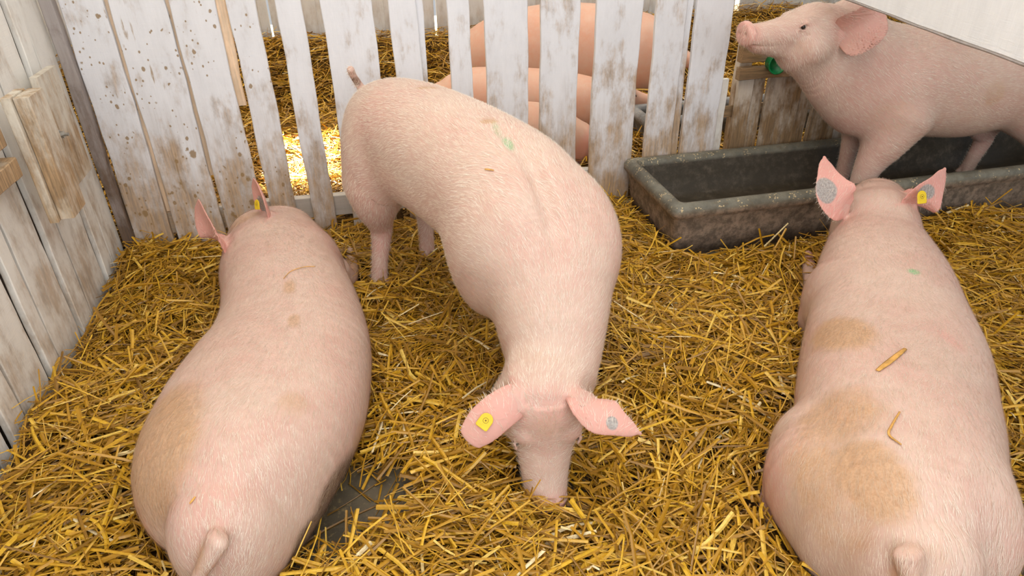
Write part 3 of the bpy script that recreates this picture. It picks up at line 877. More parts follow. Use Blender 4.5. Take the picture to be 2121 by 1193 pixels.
def make_pig(label, group, ops, origin, spine, blobs=(), ears=(), head=None, eyes=(), hoof_z=0.0, hoof_max=0.05, h=0.0048, hairs=40000, hair_len=0.021,
             skin=None, tail_dir=(0, -1, 0), rough=True, bristle_drop=0.25, eye_r=0.0095, min_z=0.0, seed=1):
    for e in ears:                                       # thickened ear roots belong to the head volume
        A_ = e[0].A[:max(5, len(e[0].A) * 3 // 10)]
        rt = [[*a[:3], a[3] * (0.80 - 0.3 * i / len(A_)), 0.014 * (1 - 0.75 * i / len(A_)), 0.014 * (1 - 0.75 * i / len(A_)), *a[6:9]] for i, a in enumerate(A_)][::2]
        ops.append(('add', 0.03, Loft(rt, m=2)))
    B = Body(ops, h)
    BODIES.append(B)
    V, Q = B.mesh(6)
    nb = len(V)
    for e in ears:
        EB = Body([('add', 0.001, e[0])], h * 0.5)
        ev, eq = EB.mesh(6)
        Q = np.concatenate([Q, eq + len(V)]); V = np.concatenate([V, ev])
    V[:, 2] = np.maximum(V[:, 2], min_z)
    N = vertex_normals(V, Q)
    origin = np.array(origin, float)
    PIG_MESH.append((V, Q))
    o = np_mesh('pig', V - origin, Q, [skin or M_SKIN])
    o.location = origin
    tag(o, label, 'pig', group)
    A = np.zeros((len(V), 3)); C = np.zeros((len(V), 3))
    A[:, 0] = blob_mask(V, blobs, 'dirt'); A[:, 1] = blob_mask(V, blobs, 'pink'); A[:, 2] = blob_mask(V, blobs, 'green')
    C[:, 0] = blob_mask(V, blobs, 'grey') * (np.arange(len(V)) >= nb); C[:, 1] = blob_mask(V, blobs, 'dark')
    for e in ears:
        d = e[0](V)
        near = np.where(np.arange(len(V)) >= nb, 1.0, smoothstep(d, 0.045, 0.008) * 0.55)
        A[:, 1] = np.maximum(A[:, 1], near * e[1])
    for hc in hoof_z if hasattr(hoof_z, '__len__') else ():
        d = np.sqrt(((V[:, :2] - np.array(hc[:2])) ** 2).sum(1))
        C[:, 1] = np.maximum(C[:, 1], (d < 0.075) * smoothstep(V[:, 2], hc[2] + 0.05, hc[2] + 0.012) * 0.6)
        A[:, 1] = np.maximum(A[:, 1], (d < 0.085) * smoothstep(V[:, 2], hc[2] + 0.20, hc[2] + 0.05) * 0.35)
    if head is not None:
        P, D, U, S, L, w = head
        q = V - P; t = (q @ D) / L
        sn = smoothstep(t, 0.82, 1.0) * (np.linalg.norm(q - (q @ D)[:, None] * D, axis=1) < 0.16) * (t < 1.3)
        A[:, 1] = np.maximum(A[:, 1], sn * 0.60)
    vcol(o, 'marks_a', A); vcol(o, 'marks_b', C)
    # fine bristles lying back along the body
    if hairs:
        rg = np.random.default_rng(seed)
        a_ = np.linalg.norm(np.cross(V[Q[:, 1]] - V[Q[:, 0]], V[Q[:, 3]] - V[Q[:, 0]]), axis=1)
        fi = rg.choice(len(Q), hairs, p=a_ / a_.sum())
        uv = rg.random((hairs, 2))
        q0, q1, q2, q3 = (V[Q[fi, k]] for k in range(4))
        u_, v_ = uv[:, :1], uv[:, 1:]
        P0 = (q0 * (1 - u_) + q1 * u_) * (1 - v_) + (q3 * (1 - u_) + q2 * u_) * v_
        Nn = N[Q[fi, 0]]
        keep = P0[:, 2] > 0.03
        for e in ears:
            keep &= (e[0](P0) > 0.01) | (rg.random(hairs) < 0.25)
        P0 = P0[keep]; Nn = Nn[keep]; Dm = np.maximum(A[Q[fi, 0], 0], C[Q[fi, 0], 1])[keep]
        sp = Loft([list(s) + [0.1, 0.1, 0.1] for s in spine], m=3)
        bi, bt = sp.nearest(P0)
        T = -sp.T[bi]                                    # from head to tail
        flow = T + V3(0, 0, -bristle_drop) + (P0 - sp.A[bi, :3]) * V3(1, 1, 0) * 1.2
        nz = VNoise(seed + 3)
        wob = nz(P0[:, 0] + P0[:, 2] * 0.7, P0[:, 1] - P0[:, 2] * 0.4, 9.0) - 0.5
        side_ = np.cross(flow, Nn)
        flow = flow + side_ * (wob[:, None] * 0.9) + rg.normal(0, 0.16, P0.shape)
        flow -= (flow * Nn).sum(1)[:, None] * Nn
        flow /= np.linalg.norm(flow, axis=1)[:, None] + 1e-9
        L_ = hair_len * (0.55 + 0.8 * rg.random(len(P0)))[:, None]
        W = np.cross(flow, Nn) * 0.00034
        mid = P0 + flow * L_ * 0.55 + Nn * L_ * 0.13
        tip = P0 + flow * L_ + Nn * L_ * (0.10 + 0.12 * rg.random((len(P0), 1)))
        HV = np.stack([P0 - W, P0 + W, mid + W * 0.8, mid - W * 0.8, tip], 1)
        n = len(P0); base = np.arange(n)[:, None] * 5
        F3 = np.concatenate([base + np.array([[0, 1, 2]]), base + np.array([[0, 2, 3]]), base + np.array([[3, 2, 4]])])
        hb = np_mesh('bristles', HV.reshape(-1, 3) - origin, F3, [M_HAIR], o)
        hb['kind'] = 'stuff'
        vfloat(hb, 'tone', np.repeat((0.4 + 0.6 * rg.random(n)) * (1 - 0.75 * Dm), 5))
    for e in eyes:
        r_ = eye_r
        prof = [(max(0.0004, r_ * math.sin(a)), -r_ * math.cos(a)) for a in np.linspace(0, math.pi, 12)]
        ev = revolve('eye', prof, M_EYE, o, tuple(np.array(e) - origin), n=16)
        ev['label'] = 'small dark eye'
    return o

def ear_tag(parent, pos, normal, up, origin, size=0.019, flat=True):
    """round-topped plastic tag with a pressed ring and a pin"""
    n = nrm(normal); u = nrm(np.array(up, float) - (np.array(up, float) @ n) * n); s = np.cross(u, n)
    pos = np.array(pos, float) - np.array(origin, float)
    pts = []
    for k in range(19):
        a = math.pi * k / 18; pts.append((size * math.cos(a), size * 0.35 + size * math.sin(a)))
    for (x, y) in ((-size, -size * 0.9), (-size * 0.8, -size * 1.05), (size * 0.8, -size * 1.05), (size, -size * 0.9)): pts.append((x, y))
    V, F = [], []
    m = len(pts)
    for (dz, sc) in ((0.0, 1.0), (0.0022, 1.0), (0.003, 0.93)):
        for x, y in pts: V.append(pos + s * x * sc + u * y * sc + n * dz)
    for k in range(2):
        for i in range(m):
            j = (i + 1) % m; F.append((k * m + i, k * m + j, (k + 1) * m + j, (k + 1) * m + i))
    F.append(tuple(range(m))[::-1]); F.append(tuple(2 * m + i for i in range(m)))
    o = mesh_obj('ear_tag', V, F, M_TAG, parent)
    o['label'] = 'yellow plastic ear tag with a round pin'
    # ring + pin, printed and pressed in the middle
    V, F = [], []
    c = pos + u * size * 0.25 + n * 0.0033
    for (r0, r1) in ((size * 0.36, size * 0.42), (0.0001, size * 0.13)):
        b = len(V)
        for r_ in (r0, r1):
            for i in range(20):
                a = 2 * math.pi * i / 20; V.append(c + s * r_ * math.cos(a) + u * r_ * math.sin(a))
        for i in range(20):
            j = (i + 1) % 20; F.append((b + i, b + j, b + 20 + j, b + 20 + i))
    r = mesh_obj('pin', V, F, M_TAGDARK, o)
    r['label'] = 'dark ring and pin in the middle of the tag'
    return o
PIGS = 'pigs in the straw pens'

# ---- pig lying on the left, seen from behind
def pig_left():
    st = [[*(-0.4280, 1.1905, 0.1700, 0.1756)], ]
    secs = [
     [(-0.4354, 1.2005, 0.1900, 0.1284), 0.165, 0.17],
     [(-0.4233, 1.3499, 0.2000, 0.2352), 0.205, 0.19],
     [(-0.3942, 1.5534, 0.2000, 0.2818), 0.205, 0.19],
     [(-0.3584, 1.7403, 0.2000, 0.2763), 0.195, 0.19],
     [(-0.3334, 1.8862, 0.2000, 0.2552), 0.19, 0.19],
     [(-0.3343, 2.0642, 0.2000, 0.2344), 0.19, 0.19],
     [(-0.3605, 2.2600, 0.2000, 0.2236), 0.19, 0.19],
     [(-0.3960, 2.4687, 0.2000, 0.2217), 0.175, 0.17],
     [(-0.4325, 2.6988, 0.2000, 0.1751), 0.15, 0.15]]
    st = [[*a, bu, bd] for a, bu, bd in secs]
    ops = [('add', 0.03, Loft(st, n=2.25, cap=(0.13, 0.10)))]
    # ham and thigh pushed out on the left, shoulder on the right
    ops.append(('add', 0.08, Ball((-0.5604, 1.4250, 0.1600), (0.12, 0.19, 0.16))))
    ops.append(('add', 0.08, Ball((-0.3914, 1.3023, 0.1600), (0.14, 0.15, 0.17))))
    ops.append(('add', 0.06, Ball((-0.2650, 2.4409, 0.1800), (0.08, 0.12, 0.14))))
    hp = (-0.4780, 2.5451, 0.3500)
    h_ops, eyes, hd = head_ops(hp, (-0.22, 0.62, -0.75), (-0.3, 0.70, 0.75), L=0.33, w=0.92)
    ops += h_ops
    ops += [('add', 0.06, Loft([[*(-0.4121, 2.4872, 0.2400), 0.11, 0.11, 0.12], [*(-0.4981, 2.6597, 0.2500), 0.095, 0.10, 0.12]], n=2.0, cap=(0.06, 0.05)))]
    # tail hanging over the rump
    ops.append(('add', 0.03, Loft([[*(-0.4153, 1.0666, 0.3100), 0.030, 0.024, 0.02], [*(-0.4425, 1.0516, 0.2750), 0.021, 0.018, 0.018], [*(-0.4706, 1.0463, 0.2350), 0.016, 0.014, 0.014], [*(-0.4922, 1.0519, 0.1900), 0.013, 0.012, 0.012]])))
    # groove along the back
    # right fore leg stretched beside the chest
    ops += leg_ops([(*(-0.1871, 2.4931, 0.1400), 0.05), (*(-0.1498, 2.5470, 0.0700), 0.032), (*(-0.1371, 2.7081, 0.0500), 0.026), (*(-0.1434, 2.8155, 0.0500), 0.024)], 0.03, toe=(0, 1, 0), hoof=False)
    vd = (0.2, -1.0, 0.3)
    e1 = ear_shape((-0.5655, 2.5231, 0.2800), (-0.6037, 2.3840, 0.3800), (-0.6525, 2.5439, 0.4600), (-0.80, -0.55, 0.30), w=0.062, cup=5.0, point=0.45, wb=0.85)
    e2 = ear_shape((-0.4256, 2.6309, 0.3200), (-0.4140, 2.5686, 0.4300), (-0.4582, 2.6538, 0.4800), (-0.9, -0.42, 0.15), w=0.060, cup=5.0, point=0.5, wb=0.85)
    org = (-0.4909, 1.8651, 0.0000)
    blobs = [('dirt', (-0.58, 1.36, 0.33), (0.15, 0.23, 0.24), 1.0), ('dirt', (-0.6281, 1.4027, 0.2000), (0.16, 0.24, 0.24), 0.75), ('dirt', (-0.3048, 1.9641, 0.3800), (0.028, 0.06, 0.05), 0.75), ('dirt', (-0.2804, 1.7619, 0.3800), (0.025, 0.05, 0.05), 0.7),
             ('dirt', (-0.2612, 1.3920, 0.3900), (0.06, 0.06, 0.06), 0.55), ('dirt', (-0.5119, 2.6105, 0.3400), (0.10, 0.06, 0.08), 0.7),
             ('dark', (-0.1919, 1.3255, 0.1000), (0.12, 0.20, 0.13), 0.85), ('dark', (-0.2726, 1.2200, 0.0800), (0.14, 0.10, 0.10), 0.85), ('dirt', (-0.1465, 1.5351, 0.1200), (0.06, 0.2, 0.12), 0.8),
             ('dirt', (-0.4543, 1.0582, 0.2700), (0.04, 0.04, 0.06), 0.6), ('pink', (-0.4572, 1.1916, 0.3000), (0.12, 0.14, 0.12), 0.25), ('pink', (-0.6568, 1.3124, 0.1500), (0.08, 0.1, 0.12), 0.3),
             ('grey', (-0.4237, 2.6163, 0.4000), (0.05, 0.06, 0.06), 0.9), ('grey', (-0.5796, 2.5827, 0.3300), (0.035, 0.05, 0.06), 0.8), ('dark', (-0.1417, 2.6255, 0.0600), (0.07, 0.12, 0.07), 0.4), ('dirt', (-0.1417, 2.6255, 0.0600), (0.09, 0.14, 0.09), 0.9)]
    spine = [s[:3] for s in st]
    o = make_pig('pale pig lying at the left, rump to the front, brown mud on its left flank', PIGS, ops, org, spine, blobs,
                 ears=[(e1, 0.75), (e2, 0.75)], head=hd, eyes=eyes, hairs=70000, seed=21)
    ear_tag(o, (-0.4529, 2.5898, 0.4150), (-0.8, -0.6, 0.3), (0, 0.3, 1), org, size=0.016)
pig_left()

# ---- pig standing in the middle, rooting in the straw
def pig_middle():
    cl = [  # x, y, top z, half width, height below the middle
     (0.045, 2.71, 0.760, 0.115, 0.22), (0.095, 2.62, 0.845, 0.170, 0.26), (0.170, 2.48, 0.865, 0.195, 0.26), (0.255, 2.32, 0.860, 0.212, 0.25),
     (0.340, 2.15, 0.845, 0.222, 0.25), (0.412, 1.98, 0.820, 0.230, 0.25), (0.455, 1.83, 0.765, 0.232, 0.23), (0.474, 1.69, 0.675, 0.222, 0.21),
     (0.470, 1.57, 0.560, 0.188, 0.18), (0.450, 1.47, 0.450, 0.150, 0.17), (0.425, 1.39, 0.365, 0.120, 0.12)]
    st = []
    for x, y, zt, a, bd in cl:
        bu = 0.20 if y > 1.75 else 0.17 if y > 1.5 else 0.15 if y > 1.45 else 0.11
        up = (0, 0, 1) if y > 1.8 else (0, -0.35, 1) if y > 1.6 else (0, -0.75, 1)
        u = nrm(up)
        c = V3(x, y, zt) - u * bu
        st.append([*c, a, bu, bd, *u])
    ops = [('add', 0.03, Loft(st, n=2.2, m=8, cap=(0.10, 0.045)))]
    # hams, belly, shoulders
    ops.append(('add', 0.08, Ball((0.005, 2.60, 0.52), (0.12, 0.15, 0.22))))
    ops.append(('add', 0.08, Ball((0.20, 2.70, 0.52), (0.12, 0.14, 0.20))))
    ops.append(('add', 0.08, Ball((0.31, 1.86, 0.48), (0.11, 0.17, 0.20))))
    ops.append(('add', 0.08, Ball((0.61, 1.84, 0.48), (0.11, 0.17, 0.20))))
    # legs
    ops += leg_ops([(-0.005, 2.60, 0.45, 0.10), (-0.005, 2.60, 0.34, 0.070), (0.005, 2.63, 0.235, 0.046), (-0.015, 2.585, 0.13, 0.034), (-0.028, 2.560, 0.055, 0.033)], 0.06, toe=(0.2, -1, 0))
    ops += leg_ops([(0.20, 2.72, 0.45, 0.10), (0.20, 2.74, 0.32, 0.068), (0.205, 2.78, 0.235, 0.045), (0.20, 2.76, 0.13, 0.033), (0.195, 2.745, 0.055, 0.032)], 0.06, toe=(0.4, -1, 0))
    ops += leg_ops([(0.40, 1.80, 0.40, 0.085), (0.42, 1.80, 0.28, 0.050), (0.43, 1.82, 0.16, 0.036), (0.43, 1.81, 0.055, 0.032)], 0.06, toe=(0.1, -1, 0))
    ops += leg_ops([(0.60, 1.80, 0.40, 0.085), (0.60, 1.80, 0.28, 0.050), (0.59, 1.82, 0.16, 0.036), (0.59, 1.81, 0.055, 0.032)], 0.06, toe=(0.0, -1, 0))
    hp = (0.3775, 1.3091, 0.3650)
    sn = np.array((0.3543, 1.1784, 0.0300)) + V3(0, 0.03, 0)
    D = sn - np.array(hp)
    h_ops, eyes, hd = head_ops(hp, D, (-0.02, -1, 0.45), L=float(np.linalg.norm(D)), w=1.12)
    ops += h_ops
    # shallow groove between the shoulders
    gr = [(0.400, 2.00, 0.838), (0.440, 1.86, 0.800), (0.462, 1.74, 0.735), (0.470, 1.64, 0.660), (0.465, 1.56, 0.590)]
    ops.append(('cut', 0.045, Loft([[x, y, z, r_, r_, r_] for (x, y, z), r_ in zip(gr, (0.003, 0.012, 0.017, 0.012, 0.003))])))
    # tail, curled up
    tb = V3(0.012, 2.76, 0.765)
    ops.append(('add', 0.02, Loft([[*(tb + V3(0.02, -0.03, -0.01)), 0.026, 0.024, 0.024], [*tb, 0.020, 0.018, 0.018], [*(tb + V3(-0.022, 0.02, 0.035)), 0.015, 0.014, 0.014], [*(tb + V3(-0.04, 0.01, 0.075)), 0.014, 0.013, 0.013], [*(tb + V3(-0.045, -0.01, 0.10)), 0.015, 0.014, 0.014]], up=(0, -1, 0))))
    # ears flopped forward and out
    e1 = ear_shape((0.3097, 1.3408, 0.3300), (0.2343, 1.2967, 0.3500), (0.1567, 1.2845, 0.2700), (-0.25, -0.75, 0.65), w=0.051, cup=-5.0, point=0.70, wb=0.85, w2=0.98)
    e2 = ear_shape((0.4600, 1.3081, 0.3300), (0.4665, 1.1993, 0.3600), (0.5698, 1.1847, 0.2900), (0.25, -0.75, 0.65), w=0.055, cup=-5.0, point=0.10, wb=0.85, w2=0.60)
    org = (0.28, 2.2, 0.0)
    blobs = [('green', (0.407, 1.933, 0.805), (0.020, 0.045, 0.06), 1.0), ('green', (0.390, 2.01, 0.825), (0.016, 0.06, 0.05), 0.45), ('pink', (0.0, 2.56, 0.45), (0.10, 0.14, 0.22), 0.42), ('pink', (0.3697, 1.7325, 0.5500), (0.10, 0.14, 0.2), 0.15),
             ('pink', (0.3697, 1.2794, 0.3400), (0.09, 0.06, 0.07), 0.30), ('dirt', (0.3559, 1.2400, 0.2800), (0.09, 0.06, 0.08), 0.50), ('dirt', (0.374, 2.063, 0.836), (0.035, 0.02, 0.05), 1.0), ('dirt', (0.223, 2.405, 0.865), (0.05, 0.02, 0.05), 1.0), ('pink', (0.05, 2.45, 0.75), (0.12, 0.14, 0.12), 0.22),
             ('grey', (0.503, 1.197, 0.326), (0.020, 0.02, 0.03), 0.75), ('dark', tuple(tb + V3(-0.03, 0, 0.05)), (0.035, 0.035, 0.028), 0.6), ('pink', (0.0, 2.60, 0.25), (0.08, 0.08, 0.2), 0.4),
             ('dark', (0.4225, 1.2342, 0.2200), (0.012, 0.02, 0.02), 0.5), ('dirt', (0.3992, 1.3735, 0.6800), (0.035, 0.25, 0.1), 0.25)]
    o = make_pig('pink pig standing in the middle with its head down rooting in the straw', PIGS, ops, org, [s[:3] for s in st], blobs,
                 ears=[(e1, 0.62), (e2, 0.62)], head=hd, eyes=eyes, hoof_z=[(-0.028, 2.560, 0.0), (0.195, 2.745, 0.0), (0.43, 1.81, 0.0), (0.59, 1.81, 0.0)], hairs=80000, seed=22)
    ear_tag(o, V3(0.197, 1.288, 0.314), (-0.25, -0.75, 0.65), (0.45, 0.1, 0.6), org, size=0.0175)
pig_middle()

# ---- pig lying on the right, seen from behind, ears up
def pig_right():
    secs = [
     [(1.0341, 0.7625, 0.1900, 0.1366), 0.17, 0.17],
     [(1.0766, 0.8406, 0.2000, 0.1854), 0.205, 0.19],
     [(1.1629, 0.9542, 0.2000, 0.2213), 0.215, 0.19],
     [(1.2476, 1.0747, 0.2000, 0.2450), 0.215, 0.19],
     [(1.3516, 1.2168, 0.2000, 0.2531), 0.21, 0.19],
     [(1.4779, 1.3811, 0.2000, 0.2574), 0.205, 0.19],
     [(1.5922, 1.5610, 0.2100, 0.2376), 0.205, 0.19],
     [(1.7107, 1.7477, 0.2200, 0.2212), 0.20, 0.19],
     [(1.8285, 1.9402, 0.2400, 0.1768), 0.175, 0.19],
     [(1.9343, 2.1152, 0.2700, 0.1239), 0.145, 0.18]]
    st = [[*a, bu, bd] for a, bu, bd in secs]
    ops = [('add', 0.03, Loft(st, n=2.25, cap=(0.13, 0.10)))]
    # left thigh folded forward and resting on the straw
    ops.append(('add', 0.06, Loft([[*(0.9924, 0.8894, 0.1700), 0.13, 0.15, 0.15], [*(0.9881, 1.0284, 0.1700), 0.115, 0.15, 0.15], [*(1.0357, 1.1297, 0.1700), 0.095, 0.12, 0.14]], n=2.2)))
    ops.append(('add', 0.07, Ball((1.2217, 0.8493, 0.1700), (0.13, 0.17, 0.17))))
    ops.append(('add', 0.05, Ball((1.4966, 1.6993, 0.1900), (0.075, 0.14, 0.15))))
    # folded legs showing past the left flank
    ops += leg_ops([(*(0.9782, 1.0974, 0.1000), 0.06), (*(1.0154, 1.2001, 0.0600), 0.036), (*(1.0430, 1.2777, 0.0450), 0.027)], 0.03, toe=(-0.2, 1, 0), hoof=False)
    ops += leg_ops([(*(0.9549, 1.0448, 0.0900), 0.06), (*(0.9246, 1.0752, 0.0550), 0.035), (*(0.9086, 1.0431, 0.0400), 0.028)], 0.03, toe=(0, -1, 0), hoof=False)
    ops += leg_ops([(*(1.5540, 1.8116, 0.1100), 0.055), (*(1.6467, 1.9961, 0.0700), 0.036), (*(1.7523, 2.1850, 0.0500), 0.027), (*(1.8116, 2.2894, 0.0450), 0.024)], 0.03, toe=(0, 1, 0), hoof=False)
    ops.append(('add', 0.03, Ball((1.4864, 1.7621, 0.1000), (0.05, 0.06, 0.07))))
    hp = (1.8734, 2.0649, 0.4250)
    h_ops, eyes, hd = head_ops(hp, (0.03, 0.45, -0.88), (0.0, 1.0, 0.5), L=0.33, w=0.92)
    ops += h_ops
    ops.append(('add', 0.09, Loft([[*(1.9055, 2.0689, 0.2900), 0.125, 0.135, 0.12], [*(1.9899, 2.1793, 0.3150), 0.100, 0.105, 0.12]], n=2.3, cap=(0.10, 0.10))))
    ops.append(('add', 0.03, Loft([[*(0.9399, 0.6942, 0.3300), 0.032, 0.024, 0.02], [*(0.9404, 0.6772, 0.3000), 0.024, 0.02, 0.02], [*(0.9523, 0.6662, 0.2500), 0.018, 0.016, 0.016], [*(0.9654, 0.6592, 0.2000), 0.014, 0.013, 0.013]])))
    e1 = ear_shape((1.7170, 2.0254, 0.4000), (1.6174, 1.9890, 0.4700), (1.6801, 2.1548, 0.5550), (-0.15, -1.0, 0.45), w=0.074, cup=3.0, point=0.10, wb=0.66, w2=0.60)
    e2 = ear_shape((1.9703, 2.0296, 0.3850), (1.9328, 1.8792, 0.4400), (2.0751, 1.9927, 0.5300), (0.10, -1.0, 0.45), w=0.074, cup=3.0, point=0.10, wb=0.66, w2=0.60)
    org = (1.5536, 1.3456, 0.0000)
    blobs = [('dirt', (1.244, 1.36, 0.36), (0.09, 0.15, 0.14), 1.0), ('dirt', (1.02, 1.06, 0.358), (0.15, 0.14, 0.14), 0.75), ('dirt', (0.972, 0.871, 0.37), (0.09, 0.15, 0.14), 1.0), ('dirt', (0.9367, 0.9202, 0.3200), (0.15, 0.18, 0.18), 0.70),
             ('dirt', (0.9031, 0.8307, 0.2800), (0.12, 0.10, 0.12), 0.55), ('green', (1.612, 1.536, 0.414), (0.022, 0.020, 0.03), 0.95), ('green', (1.3858, 1.0925, 0.3700), (0.02, 0.04, 0.03), 0.22), ('pink', (1.4731, 1.2182, 0.3800), (0.03, 0.06, 0.05), 0.35),
             ('pink', (0.8928, 1.0536, 0.1500), (0.07, 0.12, 0.15), 0.5), ('pink', (0.9470, 1.0561, 0.2200), (0.12, 0.10, 0.12), 0.3), ('pink', (1.4680, 1.7698, 0.1500), (0.05, 0.1, 0.1), 0.35),
             ('grey', (1.6274, 2.0326, 0.4850), (0.050, 0.06, 0.066), 1.0), ('grey', (1.9745, 1.9193, 0.4750), (0.048, 0.06, 0.040), 1.0), ('dark', (1.7684, 2.2241, 0.0500), (0.05, 0.09, 0.05), 0.5), ('dirt', (0.9590, 0.6785, 0.3000), (0.1, 0.04, 0.1), 0.4)]
    o = make_pig('pale pig lying at the right with upright ears and its rump to the front', PIGS, ops, org, [s[:3] for s in st], blobs,
                 ears=[(e1, 0.85), (e2, 0.85)], head=hd, eyes=eyes, hairs=70000, seed=23)
    ear_tag(o, np.array((1.9280, 1.9075, 0.4700)), (0.05, -1.0, 0.45), (0, 0.3, 1), org, size=0.0195)
pig_right()

# ---- pig standing in the trough, head raised
def pig_trough():
    cy = 2.73
    st = [
     [3.28, cy, 0.62, 0.15, 0.18, 0.20], [3.16, cy, 0.62, 0.185, 0.22, 0.24], [2.98, cy, 0.615, 0.20, 0.235, 0.235], [2.80, cy, 0.61, 0.205, 0.235, 0.25],
     [2.62, cy, 0.62, 0.205, 0.24, 0.24], [2.44, cy, 0.645, 0.20, 0.245, 0.24], [2.30, cy, 0.69, 0.175, 0.225, 0.22], [2.17, cy - 0.01, 0.75, 0.145, 0.20, 0.20], [2.05, cy - 0.02, 0.80, 0.12, 0.17, 0.17]]
    ops = [('add', 0.03, Loft(st, n=2.2, cap=(0.10, 0.06)))]
    ops.append(('add', 0.07, Ball((2.36, cy - 0.09, 0.58), (0.16, 0.11, 0.20))))
    ops.append(('add', 0.07, Ball((2.36, cy + 0.09, 0.56), (0.15, 0.11, 0.20))))
    ops.append(('add', 0.07, Ball((3.17, cy - 0.09, 0.55), (0.17, 0.12, 0.22))))
    ops.append(('add', 0.07, Ball((3.17, cy + 0.09, 0.55), (0.17, 0.12, 0.22))))
    ops.append(('add', 0.07, Ball((2.18, cy, 0.62), (0.12, 0.12, 0.14))))
    ops.append(('add', 0.06, Ball((2.09, cy - 0.025, 0.925), (0.13, 0.10, 0.105))))
    # legs inside the trough
    zb = 0.09
    ops += leg_ops([(2.38, cy - 0.11, 0.50, 0.13), (2.33, cy - 0.12, 0.40, 0.100), (2.285, cy - 0.12, 0.30, 0.066), (2.255, cy - 0.12, 0.18, 0.045), (2.245, cy - 0.12, zb + 0.02, 0.037)], 0.06, toe=(-1, 0, 0))
    ops += leg_ops([(2.38, cy + 0.11, 0.50, 0.09), (2.36, cy + 0.12, 0.38, 0.058), (2.35, cy + 0.12, 0.28, 0.040), (2.35, cy + 0.12, 0.18, 0.036), (2.34, cy + 0.12, zb + 0.02, 0.033)], 0.06, toe=(-1, 0, 0))
    ops += leg_ops([(3.20, cy - 0.12, 0.48, 0.11), (3.22, cy - 0.12, 0.36, 0.075), (3.29, cy - 0.12, 0.27, 0.046), (3.27, cy - 0.12, 0.18, 0.035), (3.25, cy - 0.12, zb + 0.02, 0.033)], 0.06, toe=(-1, 0, 0))
    ops += leg_ops([(3.10, cy + 0.12, 0.48, 0.11), (3.10, cy + 0.12, 0.36, 0.075), (3.15, cy + 0.12, 0.27, 0.046), (3.13, cy + 0.12, 0.18, 0.035), (3.11, cy + 0.12, zb + 0.02, 0.033)], 0.06, toe=(-1, 0, 0))
    hp = (1.9634, 2.7000, 1.0166)
    D = np.array((1.5466, 2.6400, 0.9766)) - np.array(hp)
    h_ops, eyes, hd = head_ops(hp, D, (-0.15, 0.0, 1.0), L=float(np.linalg.norm(D)), w=1.05)
    ops += h_ops
    # throat and jowl
    ops.append(('add', 0.06, Loft([[2.26, cy - 0.01, 0.60, 0.14, 0.19, 0.19], [2.11, cy - 0.02, 0.70, 0.125, 0.16, 0.175], [1.97, cy - 0.03, 0.78, 0.105, 0.12, 0.135], [1.83, cy - 0.05, 0.83, 0.078, 0.07, 0.085]])))
    e1 = ear_shape((1.9600, 2.6100, 0.8946), (2.0067, 2.5300, 0.9331), (2.0828, 2.5400, 0.9938), (-0.30, -1.0, 0.15), w=0.088, cup=8.0, point=0.40, wb=0.42, w2=0.88)
    e2 = ear_shape((2.09, 2.77, 0.98), (2.17, 2.86, 1.05), (2.24, 2.90, 1.09), (-0.4, 0.8, 0.4), w=0.075, cup=5.0, point=0.3, wb=0.5)
    org = (2.7, cy, 0.06)
    blobs = [('pink', (2.0102, 2.5500, 0.9330), (0.12, 0.1, 0.1), 0.55), ('dirt', (2.7612, 2.5500, 0.6215), (0.08, 0.1, 0.08), 0.5), ('dirt', (2.2867, 2.5500, 0.5505), (0.15, 0.1, 0.1), 0.35), ('pink', (2.2526, 2.5500, 0.6598), (0.25, 0.12, 0.25), 0.22),
             ('dirt', (1.7939, 2.6000, 0.8700), (0.05, 0.08, 0.05), 0.35), ('dirt', (1.8058, 2.6200, 0.9227), (0.028, 0.05, 0.022), 0.7), ('dirt', (1.8873, 2.6500, 0.9885), (0.1, 0.1, 0.03), 0.3), ('pink', (2.1407, 2.7000, 0.4953), (0.1, 0.2, 0.1), 0.35), ('pink', (2.3, 2.7, 0.3), (0.15, 0.3, 0.15), 0.2), ('pink', (3.1, 2.8, 0.3), (0.15, 0.2, 0.15), 0.4)]
    o = make_pig('pink pig standing in the long trough with its snout raised to the left', PIGS, ops, org, [s[:3] for s in st], blobs,
                 ears=[(e1, 0.5), (e2, 0.5)], head=hd, eyes=eyes, hoof_z=[(2.245, cy - 0.12, 0.06), (2.34, cy + 0.12, 0.06)], hairs=50000, seed=24, min_z=0.055)
pig_trough()

# ---- pigs resting in the back pen, seen through the pickets
def lying_pig(label, pts, zc, w, hgt, head, ears, seed, blobs=(), D=None, U=None, hairs=0, L=0.34):
    st = [[x, y, zc * f, w * f, hgt * f, zc * f] for x, y, f in pts]
    ops = [('add', 0.03, Loft(st, n=2.2, cap=(0.12, 0.08)))]
    hd, eyes = None, ()
    if head is not None:
        h_ops, eyes, hd = head_ops(head, D, U, L=L, w=0.95)
        ops += h_ops
    es = [(ear_shape(*e[:4], w=e[4], cup=4.0, point=0.25), 0.6) for e in ears]
    x, y, f = pts[1]
    return make_pig(label, PIGS, ops, (pts[len(pts) // 2][0], pts[len(pts) // 2][1], 0.0), [s[:3] for s in st], blobs, ears=es, head=hd, eyes=eyes, h=0.012, hairs=hairs, skin=M_SKIN_WARMLIT, seed=seed)
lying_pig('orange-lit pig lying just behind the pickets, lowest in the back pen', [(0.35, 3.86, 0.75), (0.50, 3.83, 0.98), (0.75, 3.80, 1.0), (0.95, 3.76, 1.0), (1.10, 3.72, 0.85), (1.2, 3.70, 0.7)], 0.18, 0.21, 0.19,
          (0.98, 3.70, 0.33), [((1.02, 3.62, 0.33), (1.05, 3.56, 0.36), (1.10, 3.52, 0.30), (0, -0.7, 0.7), 0.04)], 31, D=(0.6, -0.2, -0.6), U=(0.3, -0.3, 1.0), L=0.28)
